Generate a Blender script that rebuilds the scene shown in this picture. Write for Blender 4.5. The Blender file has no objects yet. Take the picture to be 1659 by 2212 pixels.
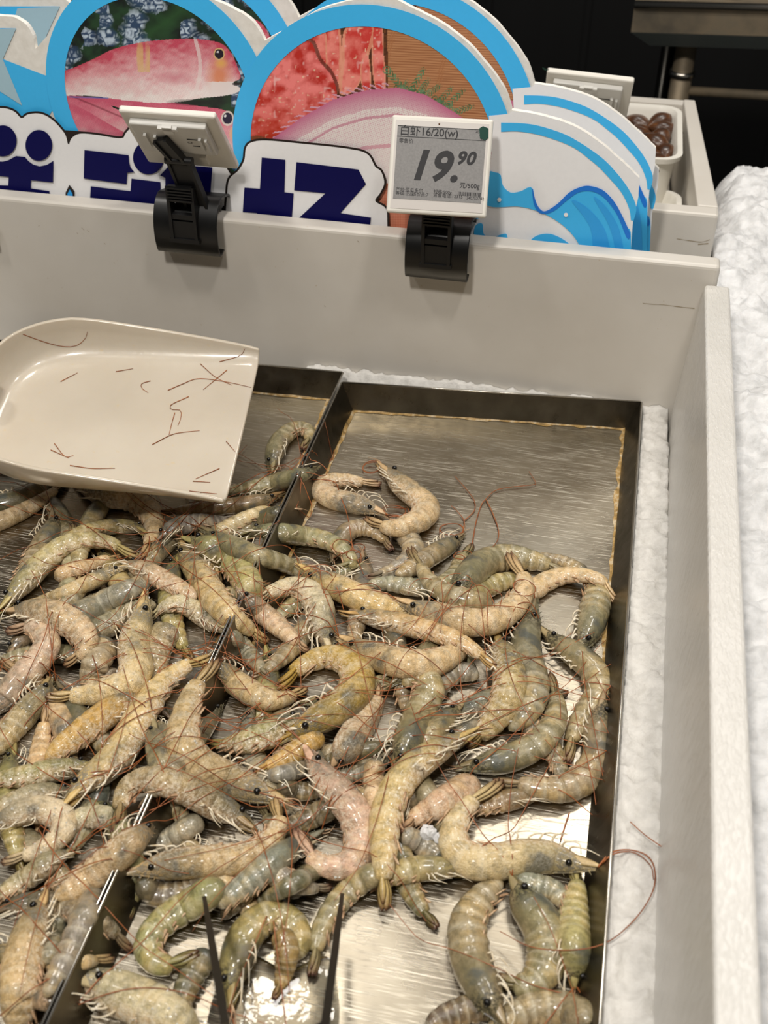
import bpy, math, random
import numpy as np
from mathutils import Vector, Matrix
from mathutils.bvhtree import BVHTree

scene = bpy.context.scene
COL = scene.collection
rng = random.Random(7)
nrg = np.random.default_rng(11)

# ------------------------------------------------------------------ camera model
F = 2400.0
CX, CY = 829.5, 1106.0
def unit(v):
    v = np.array(v, float); return v / np.linalg.norm(v)
_Y = unit([680, -1926, F]); _Z = -unit([-7, 2988, F])
_Y = unit(_Y - _Y.dot(_Z) * _Z); _X = np.cross(_Y, _Z)
ROT = np.array([_X, _Y, _Z])
CAM = np.array([0.10032484, -0.96666277, 0.64814564])
def ray(px, py): return ROT @ np.array([px - CX, py - CY, F])
def P(px, py, z):                    # the spot at height z seen at this place of the photo
    r = ray(px, py); return CAM + r * ((z - CAM[2]) / r[2])
def Py(px, py, y):
    r = ray(px, py); return CAM + r * ((y - CAM[1]) / r[1])
def Pn(px, py, p0, n):
    r = ray(px, py); return CAM + r * (np.dot(np.array(p0) - CAM, n) / np.dot(r, n))
def depth(p): return float((ROT.T @ (np.array(p) - CAM))[2])

cam_data = bpy.data.cameras.new('camera'); cam = bpy.data.objects.new('camera', cam_data); COL.objects.link(cam)
cx_, cy_, cz_ = ROT @ [1, 0, 0], -(ROT @ [0, 1, 0]), -(ROT @ [0, 0, 1])
M = Matrix.Identity(4)
for i in range(3):
    M[i][0], M[i][1], M[i][2], M[i][3] = cx_[i], cy_[i], cz_[i], CAM[i]
cam.matrix_world = M
cam_data.sensor_fit = 'VERTICAL'; cam_data.sensor_height = 36.0; cam_data.sensor_width = 27.0
cam_data.lens = F / 2212 * 36
cam_data.clip_start = 0.02; cam_data.clip_end = 30
cam_data.dof.use_dof = True; cam_data.dof.focus_distance = 0.93; cam_data.dof.aperture_fstop = 9.5
scene.camera = cam
scene.view_settings.view_transform = 'Standard'; scene.view_settings.look = 'None'
scene.view_settings.gamma = 1.0; scene.view_settings.use_curve_mapping = False
scene.view_settings.exposure = -0.80

# ------------------------------------------------------------------ object helpers
def srgb(r, g, b, a=1.0):
    f = lambda c: (c / 255 / 12.92) if c <= 10.31 else ((c / 255 + 0.055) / 1.055) ** 2.4
    return (f(r), f(g), f(b), a)

def root_loc(o):
    v = Vector((0, 0, 0))
    while o is not None:
        v += o.location; o = o.parent
    return v

def thing(name, label, cat, loc, group=None, kind=None):
    o = bpy.data.objects.new(name, None); COL.objects.link(o)
    o.empty_display_size = 0.02; o.location = Vector([float(c) for c in loc])
    tag(o, label, cat, group, kind); return o

def tag(o, label=None, cat=None, group=None, kind=None):
    if label: o['label'] = label
    if cat: o['category'] = cat
    if group: o['group'] = group
    if kind: o['kind'] = kind
    return o

def mesh_obj(name, verts, faces, mat, parent=None, smooth=True, label=None, origin=None, attrs=None, auto=None):
    """one mesh object from world coordinates"""
    V = np.array(verts, float).reshape(-1, 3)
    if parent is not None:
        off = np.array(root_loc(parent)); loc = Vector((0, 0, 0))
    else:
        off = np.array(origin) if origin is not None else np.array([(V[:, 0].min() + V[:, 0].max()) / 2, (V[:, 1].min() + V[:, 1].max()) / 2, V[:, 2].min()])
        loc = Vector([float(c) for c in off])
    me = bpy.data.meshes.new(name)
    me.from_pydata((V - off).tolist(), [], [tuple(int(i) for i in f) for f in faces])
    if attrs:
        for k, arr in attrs.items():
            if len(np.shape(arr)) == 2:
                a = me.color_attributes.new(k, 'FLOAT_COLOR', 'POINT'); a.data.foreach_set('color', np.ascontiguousarray(arr, dtype=np.float32).ravel())
            else:
                a = me.attributes.new(k, 'FLOAT', 'POINT'); a.data.foreach_set('value', np.ascontiguousarray(arr, dtype=np.float32))
    if mat: me.materials.append(mat)
    if smooth:
        me.polygons.foreach_set('use_smooth', [True] * len(me.polygons))
    me.update()
    o = bpy.data.objects.new(name, me); COL.objects.link(o)
    o.location = loc
    if parent is not None: o.parent = parent
    if label: o['label'] = label
    if auto is not None:
        try: me.set_sharp_from_angle(angle=math.radians(auto))
        except Exception: pass
    return o

def bevel(o, w, seg=2, ang=40):
    m = o.modifiers.new('bevel', 'BEVEL'); m.width = w; m.segments = seg; m.limit_method = 'ANGLE'; m.angle_limit = math.radians(ang); return o

class MB:
    """collects shapes of one mesh"""
    def __init__(s): s.v = []; s.f = []
    def add(s, v, f):
        b = len(s.v); s.v += [tuple(map(float, p)) for p in v]; s.f += [tuple(i + b for i in q) for q in f]; return s
    def box(s, x0, x1, y0, y1, z0, z1):
        return s.hexa([(x0, y0, z0), (x1, y0, z0), (x1, y1, z0), (x0, y1, z0)], [(x0, y0, z1), (x1, y0, z1), (x1, y1, z1), (x0, y1, z1)])
    def hexa(s, bot, top):
        return s.add(list(bot) + list(top), [(3, 2, 1, 0), (4, 5, 6, 7), (0, 1, 5, 4), (1, 2, 6, 5), (2, 3, 7, 6), (3, 0, 4, 7)])
    def fbox(s, fr, x0, x1, y0, y1, z0, z1):       # a box in a local frame (centre, 3x3 axes as columns)
        c, A = fr
        pts = [(x0, y0, z0), (x1, y0, z0), (x1, y1, z0), (x0, y1, z0), (x0, y0, z1), (x1, y0, z1), (x1, y1, z1), (x0, y1, z1)]
        w = [c + A @ np.array(p) for p in pts]
        return s.hexa(w[:4], w[4:])
    def tube(s, pts, rad, n=8, cap=True):
        v, f = tube_geo(pts, rad, n, cap); return s.add(v, f)
    def prism(s, poly, ax, a0, a1):                # polygon in the plane across axis ax, drawn out from a0 to a1
        n = len(poly)
        def mk(p, a):
            q = list(p); q.insert(ax, a); return tuple(q)
        return s.add([mk(p, a0) for p in poly] + [mk(p, a1) for p in poly],
                     [tuple(range(n - 1, -1, -1)), tuple(range(n, 2 * n))] + [(i, (i + 1) % n, n + (i + 1) % n, n + i) for i in range(n)])
    def build(s, name, mat, parent=None, **k): return mesh_obj(name, s.v, s.f, mat, parent, **k)

def tube_geo(pts, rad, n=8, cap=True, flat=1.0):
    pts = np.array(pts, float); m = len(pts)
    rad = np.full(m, rad) if np.isscalar(rad) else np.array(rad, float)
    T = np.gradient(pts, axis=0); T /= (np.linalg.norm(T, axis=1)[:, None] + 1e-12)
    up = np.array([0, 0, 1.0]) if abs(T[0][2]) < .9 else np.array([1.0, 0, 0])
    N = unit(np.cross(T[0], up)); v = []
    for i in range(m):
        N = unit(N - T[i] * np.dot(N, T[i])); B = np.cross(T[i], N)
        for k in range(n):
            a = 2 * math.pi * k / n
            v.append(pts[i] + rad[i] * (math.cos(a) * N + flat * math.sin(a) * B))
    f = []
    for i in range(m - 1):
        for k in range(n):
            k2 = (k + 1) % n
            f.append((i * n + k, i * n + k2, (i + 1) * n + k2, (i + 1) * n + k))
    if cap:
        f.append(tuple(range(n - 1, -1, -1))); f.append(tuple(range((m - 1) * n, m * n)))
    return v, f

def sphere_geo(c, r, nu=14, nv=9, sc=(1, 1, 1), axes=None):
    c = np.array(c, float); v = []; f = []
    A = np.eye(3) if axes is None else axes
    for j in range(nv + 1):
        t = math.pi * j / nv
        for i in range(nu):
            a = 2 * math.pi * i / nu
            v.append(c + A @ (r * np.array([sc[0] * math.sin(t) * math.cos(a), sc[1] * math.sin(t) * math.sin(a), sc[2] * math.cos(t)])))
    for j in range(nv):
        for i in range(nu):
            i2 = (i + 1) % nu
            f.append((j * nu + i, (j + 1) * nu + i, (j + 1) * nu + i2, j * nu + i2))
    return v, f

def catmull(pts, n, closed=False):
    pts = np.array(pts, float); m = len(pts)
    if closed: ext = np.vstack([pts[-1], pts, pts[0], pts[1]]); segs = m
    else: ext = np.vstack([2 * pts[0] - pts[1], pts, 2 * pts[-1] - pts[-2]]); segs = m - 1
    out = []
    for i in range(segs):
        p0, p1, p2, p3 = ext[i:i + 4]
        for t in np.linspace(0, 1, 16, endpoint=False):
            out.append(.5 * ((2 * p1) + (-p0 + p2) * t + (2 * p0 - 5 * p1 + 4 * p2 - p3) * t * t + (-p0 + 3 * p1 - 3 * p2 + p3) * t ** 3))
    if not closed: out.append(ext[-2])
    out = np.array(out)
    loop = np.vstack([out, out[:1]]) if closed else out
    d = np.concatenate([[0], np.cumsum(np.linalg.norm(np.diff(loop, axis=0), axis=1))])
    s = np.linspace(0, d[-1], n, endpoint=not closed)
    return np.stack([np.interp(s, d, loop[:, k]) for k in range(loop.shape[1])], 1)

# ------------------------------------------------------------------ noise for prints and terrain
_tab = nrg.random((256, 256))
def vnoise(x, y):
    x = np.asarray(x, float); y = np.asarray(y, float)
    xi = np.floor(x).astype(int); yi = np.floor(y).astype(int); fx = x - xi; fy = y - yi
    fx = fx * fx * (3 - 2 * fx); fy = fy * fy * (3 - 2 * fy)
    a = _tab[xi & 255, yi & 255]; b = _tab[(xi + 1) & 255, yi & 255]; c = _tab[xi & 255, (yi + 1) & 255]; d = _tab[(xi + 1) & 255, (yi + 1) & 255]
    return (a * (1 - fx) + b * fx) * (1 - fy) + (c * (1 - fx) + d * fx) * fy
def fbm(x, y, o=4):
    s = 0; a = .5
    for k in range(o): s = s + a * vnoise(x * 2 ** k + 17.3 * k, y * 2 ** k + 5.1 * k); a *= .5
    return s

# ------------------------------------------------------------------ materials
class NT:
    def __init__(s, name):
        s.m = bpy.data.materials.new(name); s.m.use_nodes = True; s.t = s.m.node_tree; s.b = s.t.nodes['Principled BSDF']; s.out = s.t.nodes['Material Output']
    def n(s, typ, **k):
        nd = s.t.nodes.new(typ)
        for a, v in k.items():
            if a in nd.bl_rna.properties.keys() and a not in ('inputs',): setattr(nd, a, v)
        return nd
    def l(s, a, b): s.t.links.new(a, b)
    def set(s, **k):
        for a, v in k.items(): s.b.inputs[a.replace('_', ' ')].default_value = v
        return s
    def noise(s, scale, detail=4, coord='Object', rough=.55, stretch=None):
        tc = s.n('ShaderNodeTexCoord'); nz = s.n('ShaderNodeTexNoise'); nz.inputs['Scale'].default_value = scale; nz.inputs['Detail'].default_value = detail; nz.inputs['Roughness'].default_value = rough
        src = tc.outputs[coord]
        if stretch:
            mp = s.n('ShaderNodeMapping'); mp.inputs['Scale'].default_value = stretch[:3]
            if len(stretch) > 3: mp.inputs['Rotation'].default_value = (0, 0, stretch[3])
            s.l(src, mp.inputs['Vector']); src = mp.outputs[0]
        s.l(src, nz.inputs['Vector']); return nz.outputs['Fac']
    def ramp(s, fac, stops, interp='LINEAR'):
        r = s.n('ShaderNodeValToRGB'); r.color_ramp.interpolation = interp
        e = r.color_ramp.elements
        while len(e) < len(stops): e.new(.5)
        for el, (p, c) in zip(e, stops):
            el.position = p; el.color = c if hasattr(c, '__len__') else (c, c, c, 1)
        s.l(fac, r.inputs[0]); return r.outputs[0]
    def mix(s, fac, a, b, blend='MIX'):
        x = s.n('ShaderNodeMix'); x.data_type = 'RGBA'; x.blend_type = blend
        for sock, v in ((x.inputs[0], fac), (x.inputs[6], a), (x.inputs[7], b)):
            if isinstance(v, (int, float)): sock.default_value = v
            elif hasattr(v, '__len__'): sock.default_value = v
            else: s.l(v, sock)
        return x.outputs[2]
    def math(s, op, a, b=None, clamp=False):
        x = s.n('ShaderNodeMath'); x.operation = op; x.use_clamp = clamp
        for sock, v in ((x.inputs[0], a), (x.inputs[1], b)):
            if v is None: continue
            if isinstance(v, (int, float)): sock.default_value = v
            else: s.l(v, sock)
        return x.outputs[0]
    def attr(s, name, typ='GEOMETRY'):
        a = s.n('ShaderNodeAttribute'); a.attribute_name = name; a.attribute_type = typ; return a
    def bump(s, h, strength=.3, dist=.002, prev=None):
        b = s.n('ShaderNodeBump'); b.inputs['Strength'].default_value = strength; b.inputs['Distance'].default_value = dist
        s.l(h, b.inputs['Height'])
        if prev is not None: s.l(prev, b.inputs['Normal'])
        s.l(b.outputs[0], s.b.inputs['Normal']); return b.outputs[0]
    def color(s, sock): s.l(sock, s.b.inputs['Base Color']); return s
    def rough(s, sock): s.l(sock, s.b.inputs['Roughness']); return s

def plain(name, col, rough=.5, metal=0., bumps=None, **k):
    m = NT(name); m.set(Base_Color=col, Roughness=rough, Metallic=metal, **k)
    if bumps: m.bump(m.noise(bumps[0], 5), bumps[1], bumps[2])
    return m.m

MAT = {}
# white PE board: a little marked
m = NT('white_board'); m.set(Roughness=.42, Subsurface_Weight=.12, Subsurface_Radius=(.02, .018, .014), Subsurface_Scale=.3)
m.color(m.mix(m.ramp(m.noise(260, 3), [(.70, 0.), (.76, 1.)]), m.ramp(m.noise(9, 4), [(.3, srgb(205, 199, 189)), (.7, srgb(214, 209, 200))]), srgb(196, 184, 164)))
m.bump(m.noise(60, 4), .08, .001); MAT['board'] = m.m
m = NT('wet_white_board'); m.set(Roughness=.3, Subsurface_Weight=.12, Subsurface_Radius=(.02, .018, .014), Subsurface_Scale=.3)
m.color(m.ramp(m.noise(12, 5), [(.3, srgb(206, 203, 196)), (.7, srgb(217, 214, 208))]))
dr = m.ramp(m.noise(1, 3, stretch=(420, 120, 70)), [(.45, 0.), (.62, 1.)]); m.bump(dr, .25, .0012); MAT['board_wet'] = m.m
# steel of the trays: brushed and scratched
m = NT('scratched_steel'); m.set(Metallic=1.0)
sc1 = m.ramp(m.noise(1, 2, stretch=(22, 1500, 22, .33)), [(.60, 0.), (.70, 1.)])
sc2 = m.ramp(m.noise(1, 2, stretch=(30, 2100, 30, -.12)), [(.63, 0.), (.72, .9)])
sc3 = m.ramp(m.noise(1, 2, stretch=(40, 1700, 40, .9)), [(.66, 0.), (.74, .8)])
scr = m.math('MAXIMUM', m.math('MAXIMUM', sc1, sc2), sc3)
m.color(m.mix(scr, m.ramp(m.noise(9, 5), [(.3, srgb(150, 140, 123)), (.7, srgb(184, 175, 157))]), srgb(236, 230, 214)))
m.rough(m.ramp(m.math('ADD', m.math('MULTIPLY', scr, .34), m.math('MULTIPLY', m.noise(16, 6), .6)), [(.15, .20), (.85, .58)]))
m.bump(scr, .3, .0006); MAT['steel'] = m.m
m = NT('tray_side_steel'); m.set(Metallic=1.0)
m.color(m.ramp(m.noise(30, 5), [(.3, srgb(92, 88, 78)), (.7, srgb(122, 116, 104))])); m.rough(m.ramp(m.noise(80, 4), [(.3, .25), (.7, .42)]))
m.bump(m.noise(120, 3), .12, .001); MAT['steel_side'] = m.m
MAT['steel_edge'] = plain('bright_steel_edge', srgb(190, 185, 175), .25, 1.)
MAT['steel_dark'] = plain('dark_steel', srgb(70, 68, 64), .28, 1.)
m = NT('shelf_steel'); m.set(Metallic=.5, Roughness=.55); m.color(m.ramp(m.noise(14, 5), [(.3, srgb(104, 97, 84)), (.55, srgb(142, 128, 106)), (.8, srgb(108, 110, 102))])); MAT['shelf'] = m.m
MAT['underside'] = plain('grey_underside', srgb(112, 120, 118), .5)
m = NT('ochre_residue'); m.set(Roughness=.5); m.color(m.ramp(m.noise(160, 4), [(.3, srgb(112, 92, 56)), (.5, srgb(176, 142, 84)), (.7, srgb(206, 192, 164))])); MAT['residue'] = m.m
# ice
m = NT('crushed_ice'); m.set(Roughness=.32, Subsurface_Weight=.35, Subsurface_Radius=(.02, .022, .024), Subsurface_Scale=.6, IOR=1.31)
m.color(m.ramp(m.noise(90, 6), [(.25, srgb(202, 202, 201)), (.6, srgb(230, 230, 230))]))
b1 = m.bump(m.noise(130, 6, rough=.7), .35, .004); vo = m.n('ShaderNodeTexVoronoi'); vo.inputs['Scale'].default_value = 170
tc = m.n('ShaderNodeTexCoord'); m.l(tc.outputs['Object'], vo.inputs['Vector']); m.bump(vo.outputs['Distance'], .25, .002, b1); MAT['ice'] = m.m
m = NT('packed_wet_ice'); m.set(Roughness=.3, Subsurface_Weight=.2, Subsurface_Radius=(.02, .02, .02), Subsurface_Scale=.5, IOR=1.31)
m.color(m.ramp(m.noise(90, 6), [(.25, srgb(200, 197, 191)), (.65, srgb(226, 223, 217))]))
b1 = m.bump(m.noise(130, 6, rough=.7), .35, .004); m.bump(m.noise(420, 4), .3, .002, b1); MAT['ice_wet'] = m.m
# plastics
MAT['black'] = plain('black_plastic', srgb(15, 15, 15), .36, 0, (90, .05, .001))
MAT['black_soft'] = plain('black_rubbed_plastic', srgb(10, 10, 11), .5)
MAT['white_plastic'] = plain('white_plastic', srgb(226, 222, 212), .38, 0, (200, .05, .0004))
MAT['grey_plastic'] = plain('light_grey_plastic', srgb(205, 199, 193), .4)
m = NT('clear_plastic'); m.set(Base_Color=srgb(232, 230, 224), Roughness=.2, Transmission_Weight=.2, IOR=1.46); MAT['clear'] = m.m
m = NT('e_paper'); m.set(Roughness=.55); m.color(m.ramp(m.noise(500, 5, rough=.7), [(.3, srgb(124, 122, 121)), (.7, srgb(142, 140, 138))])); MAT['paper'] = m.m
MAT['ink'] = plain('dark_ink', srgb(28, 27, 30), .6)
MAT['green'] = plain('green_sticker', srgb(2, 62, 50), .75)
m = NT('cream_scoop'); m.set(Roughness=.33, Subsurface_Weight=.25, Subsurface_Radius=(.02, .014, .008), Subsurface_Scale=.3, Coat_Weight=.5, Coat_Roughness=.08)
m.color(m.mix(m.ramp(m.noise(150, 5), [(.66, 0.), (.74, .6)]), m.ramp(m.noise(8, 4), [(.3, srgb(194, 182, 163)), (.7, srgb(205, 195, 178))]), srgb(205, 185, 145)))
m.bump(m.noise(110, 5), .14, .002, m.bump(m.noise(26, 4), .12, .002)); MAT['scoop'] = m.m
# room
m = NT('black_panelling'); m.set(Roughness=.55); m.color(m.ramp(m.noise(1, 2, stretch=(7, 1, .2)), [(.35, srgb(3, 3, 3)), (.65, srgb(9, 9, 9))])); MAT['dark_wall'] = m.m
MAT['dark_floor'] = plain('dark_floor', srgb(14, 14, 15), .5)
# print
m = NT('printed_photo'); m.set(Roughness=.5); a = m.attr('pic'); m.l(a.outputs['Color'], m.b.inputs['Base Color']); MAT['pic'] = m.m
def printed(name, rgb):
    mm = NT(name); mm.set(Roughness=.5)
    c = srgb(*rgb); d = tuple(x * .975 for x in c[:3]) + (1,)
    mm.color(mm.ramp(mm.noise(260, 4), [(.3, d), (.7, c)])); return mm.m
MAT['p_white'] = printed('printed_white', (248, 248, 249)); MAT['p_blue'] = printed('printed_sky_blue', (66, 192, 255))
MAT['p_deep'] = printed('printed_deep_blue', (26, 124, 226)); MAT['p_mid'] = printed('printed_mid_blue', (52, 170, 244)); MAT['p_navy'] = printed('printed_navy', (8, 8, 78))
MAT['p_pale'] = printed('printed_pale_blue', (172, 204, 218)); MAT['p_navy'].node_tree.nodes['Principled BSDF'].inputs['Specular IOR Level'].default_value = .2; MAT['p_line'] = printed('printed_dark_brown', (32, 20, 16)); MAT['p_lav'] = printed('printed_lavender', (120, 108, 170))
m = NT('cut_foam_edge'); m.set(Roughness=.8); m.color(m.ramp(m.noise(120, 5), [(.3, srgb(226, 222, 213)), (.7, srgb(243, 240, 233))])); m.bump(m.noise(240, 5), .15, .001); MAT['foam'] = m.m
m = NT('brown_shell'); m.set(Roughness=.34, Coat_Weight=.15); m.color(m.ramp(m.noise(60, 5), [(.3, srgb(38, 22, 12)), (.55, srgb(84, 50, 26)), (.75, srgb(132, 88, 50))])); MAT['shell'] = m.m

# shrimp skin: tint from the object colour, frost from its alpha
def shrimp_mat():
    m = NT('shrimp_shell'); m.set(Subsurface_Weight=.14, Subsurface_Radius=(.006, .0042, .0025), Subsurface_Scale=.4, IOR=1.42, Specular_IOR_Level=.6)
    oi = m.n('ShaderNodeObjectInfo'); col = oi.outputs['Color']; frost = oi.outputs['Alpha']
    s = m.attr('s').outputs['Fac']; d = m.attr('d').outputs['Fac']; seg = m.attr('seg').outputs['Fac']
    back = m.math('MULTIPLY', m.math('ADD', d, 1.), .5)
    big = m.noise(62, 3); mid = m.noise(150, 5, rough=.65); fine = m.noise(420, 5, rough=.65); tiny = m.noise(1500, 2)
    c = m.mix(m.ramp(big, [(.44, .0), (.60, .55)]), col, m.mix(.75, col, srgb(206, 172, 104)))        # ochre
    c = m.mix(m.math('MULTIPLY', m.ramp(mid, [(.37, .9), (.54, 0.)]), .9), c, m.mix(.62, col, srgb(84, 76, 50)))  # olive mottle
    c = m.mix(m.math('MULTIPLY', m.ramp(mid, [(.52, 0.), (.68, .8)]), m.math('ADD', m.math('MULTIPLY', frost, .55), .2)), c, srgb(236, 216, 174))  # milky
    hd = m.math('MULTIPLY', m.ramp(big, [(.36, .3), (.54, 1.)]), m.ramp(s, [(.03, .8), (.14, 1.), (.3, .95), (.42, .2), (.6, 0.)]))
    c = m.mix(m.math('MULTIPLY', hd, .8), c, m.mix(.66, col, srgb(66, 74, 52)))
    soot = m.math('MULTIPLY', m.ramp(s, [(.04, .3), (.09, 1.), (.17, 1.), (.23, 0.)]), m.ramp(fine, [(.44, 0.), (.54, .8)]))
    c = m.mix(soot, c, srgb(44, 42, 32))
    gut = m.math('MULTIPLY', m.ramp(s, [(.15, 0.), (.22, 1.), (.36, 1.), (.43, 0.)]), m.ramp(m.noise(58, 2), [(.52, 0.), (.64, .75)]))
    c = m.mix(gut, c, srgb(72, 78, 76))
    j = m.math('MULTIPLY', m.ramp(seg, [(0., 1.), (.06, .0), (.92, .0), (.98, 1.)]), m.ramp(s, [(.4, 0.), (.43, .42), (.84, .42), (.88, 0.)]))
    c = m.mix(j, c, m.mix(.55, col, srgb(74, 60, 40)))
    pale = m.math('MULTIPLY', m.ramp(seg, [(.06, 0.), (.2, .28), (.5, 0.)]), m.ramp(s, [(.42, 0.), (.46, 1.), (.82, 1.), (.86, 0.)]))
    c = m.mix(pale, c, srgb(236, 228, 204))
    c = m.mix(m.ramp(fine, [(.3, .38), (.5, 0.)]), c, m.mix(.6, col, srgb(58, 50, 34)))
    c = m.mix(m.ramp(tiny, [(.71, 0.), (.77, .6)]), c, srgb(52, 42, 30))
    belly = m.math('MULTIPLY', m.ramp(back, [(.08, .7), (.34, 0.)]), m.ramp(mid, [(.34, .3), (.6, 1.)]))
    c = m.mix(m.math('MULTIPLY', belly, m.math('ADD', m.math('MULTIPLY', frost, .7), .2)), c, srgb(206, 168, 132))
    crust = m.math('MULTIPLY', m.math('MULTIPLY', m.ramp(fine, [(.45, 0.), (.58, 1.)]), frost), m.ramp(back, [(.08, .95), (.45, .3), (.9, .22)]))
    c = m.mix(crust, c, srgb(234, 222, 198))
    m.color(c)
    r = m.math('ADD', m.math('MULTIPLY', frost, .30), m.math('MULTIPLY', fine, .18)); r = m.math('ADD', r, m.math('MULTIPLY', crust, .2)); m.rough(m.math('ADD', r, .05, True))
    h = m.math('ADD', m.math('MULTIPLY', fine, .5), m.math('MULTIPLY', m.noise(900, 4), m.math('MULTIPLY', frost, 1.5)))
    h = m.math('ADD', h, m.math('MULTIPLY', mid, .7))
    m.bump(h, .6, .0016)
    m.l(m.math('SUBTRACT', .6, m.math('MULTIPLY', frost, .45), True), m.b.inputs['Coat Weight']); m.b.inputs['Coat Roughness'].default_value = .12
    return m.m
MAT['shrimp'] = shrimp_mat()
def tail_mat():
    m = NT('shrimp_tail_fan'); m.set(Roughness=.3, Subsurface_Weight=.1, Subsurface_Radius=(.004, .003, .002), Subsurface_Scale=.4)
    oi = m.n('ShaderNodeObjectInfo'); t = m.attr('t').outputs['Fac']; w = m.attr('w').outputs['Fac']
    c = m.mix(m.ramp(t, [(0., .15), (.5, .35), (.8, .6), (.97, .95)]), oi.outputs['Color'], m.ramp(t, [(.4, srgb(140, 118, 70)), (.78, srgb(124, 88, 54)), (.97, srgb(78, 34, 26))]))
    c = m.mix(m.ramp(w, [(.78, 0.), (.97, .75)]), c, srgb(70, 46, 30)); c = m.mix(m.ramp(w, [(.0, .45), (.14, 0.)]), c, srgb(92, 70, 42))
    m.color(m.mix(m.ramp(m.noise(500, 4), [(.3, .3), (.6, 0.)]), c, srgb(60, 46, 32))); m.bump(m.noise(600, 3), .3, .0006); return m.m
MAT['tail'] = tail_mat()
MAT['eye'] = plain('shrimp_eye', srgb(16, 14, 12), .18, 0, (900, .3, .0004))
m = NT('shrimp_leg'); m.set(Roughness=.4, Subsurface_Weight=.2, Subsurface_Radius=(.004, .003, .002), Subsurface_Scale=.3); m.color(m.ramp(m.noise(200, 3), [(.3, srgb(196, 176, 140)), (.6, srgb(230, 220, 198))])); MAT['leg'] = m.m
m = NT('shrimp_swimmeret'); m.set(Roughness=.5); m.color(m.ramp(m.noise(220, 4), [(.3, srgb(128, 92, 62)), (.5, srgb(188, 152, 116)), (.75, srgb(216, 194, 160))])); m.bump(m.noise(700, 4), .4, .001); MAT['swim'] = m.m
m = NT('shrimp_antenna'); m.set(Roughness=.4); m.color(m.ramp(m.noise(60, 3), [(.3, srgb(112, 58, 28)), (.7, srgb(176, 104, 56))])); MAT['antenna'] = m.m
m = NT('shrimp_scale_blade'); m.set(Roughness=.3); oi = m.n('ShaderNodeObjectInfo'); m.color(m.mix(m.ramp(m.noise(160, 4), [(.35, .1), (.65, .55)]), oi.outputs['Color'], srgb(122, 94, 58))); MAT['blade'] = m.m
# ================================================================== the place
def struct(name, mb, mat):
    o = mb.build(name, mat, smooth=False); o['kind'] = 'structure'; return o
struct('wall_back', MB().box(-2.6, 2.8, 2.4, 2.5, -.85, 2.2), MAT['dark_wall'])
struct('floor', MB().box(-2.6, 2.8, -1.9, 2.5, -.95, -.85), MAT['dark_floor'])
tr = MB()
for k in range(9): tr.box(-.9 + k * .28, -.885 + k * .28, 2.385, 2.4, -.85, 2.2)
struct('trim_1', tr, MAT['dark_wall'])

# ------------------------------------------------------------------ near bin of white boards
bin_ = thing('display_bin', 'white plastic board display bin holding the shrimp trays', 'bin', (-.2, -.5, -.12))
o = MB().box(-.95, .202, .019, .041, -.12, .183).build('back_panel', MAT['board'], bin_, smooth=False); bevel(o, .004, 3)
o = MB().hexa([(.176, -1.15, -.12), (.199, -1.15, -.12), (.199, .0185, -.12), (.176, .0185, -.12)],
              [(.1925, -1.15, .165), (.2125, -1.15, .165), (.2135, .0185, .165), (.1905, .0185, .165)]).build('side_panel', MAT['board_wet'], bin_, smooth=False); bevel(o, .003, 3)
MB().box(-.95, .199, -1.15, .019, -.14, -.12).build('base_panel', MAT['board'], bin_, smooth=False)
MB().box(-.95, .21, .2, .204, -.85, -.14).build('apron', MAT['board'], bin_, smooth=False)

MAT['scuff'] = plain('brown_scuff', srgb(158, 142, 116), .8)
def scuffs(name, pts, w, parent, y):
    q = catmull(pts, max(4, 3 * len(pts))); v = []; f = []
    for i, (a, b) in enumerate(q):
        ww = w * (.25 + 1.3 * vnoise(i * .8 + a, b)); c = Py(a, b, y); v += [c + [0, 0, ww], c - [0, 0, ww]]
        if i: f.append((2 * i - 2, 2 * i - 1, 2 * i + 1, 2 * i))
    mesh_obj(name, v, f, MAT['scuff'], parent, smooth=False)
scuffs('scuff_mark', [(1388, 655), (1410, 657), (1440, 659), (1470, 663), (1500, 666)], .0003, bin_, .0187)
for a, b, dx in ((176, 492, 6), (188, 497, 5), (166, 503, 3), (225, 525, 3), (246, 567, 2), (85, 487, -2), (102, 600, 2), (395, 560, 2), (772, 520, 4), (700, 660, 3)): scuffs('scuff_mark', [(a, b), (a + dx * .5, b + abs(dx) * .4), (a + dx, b + abs(dx) * .8)], .0003, bin_, .0187)

def terrain(name, x0, x1, y0, y1, step, hf, mat, depth_=.05, label=None, cat=None, kind=None):
    nx = int((x1 - x0) / step) + 1; ny = int((y1 - y0) / step) + 1
    X, Y = np.meshgrid(np.linspace(x0, x1, nx), np.linspace(y0, y1, ny)); Z = hf(X, Y)
    V = np.stack([X, Y, Z], -1).reshape(-1, 3); f = []
    for j in range(ny - 1):
        b = j * nx
        f += [(b + i, b + i + 1, b + nx + i + 1, b + nx + i) for i in range(nx - 1)]
    o = mesh_obj(name, V, f, mat, label=label)
    tag(o, None, cat, None, kind); return o

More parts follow.
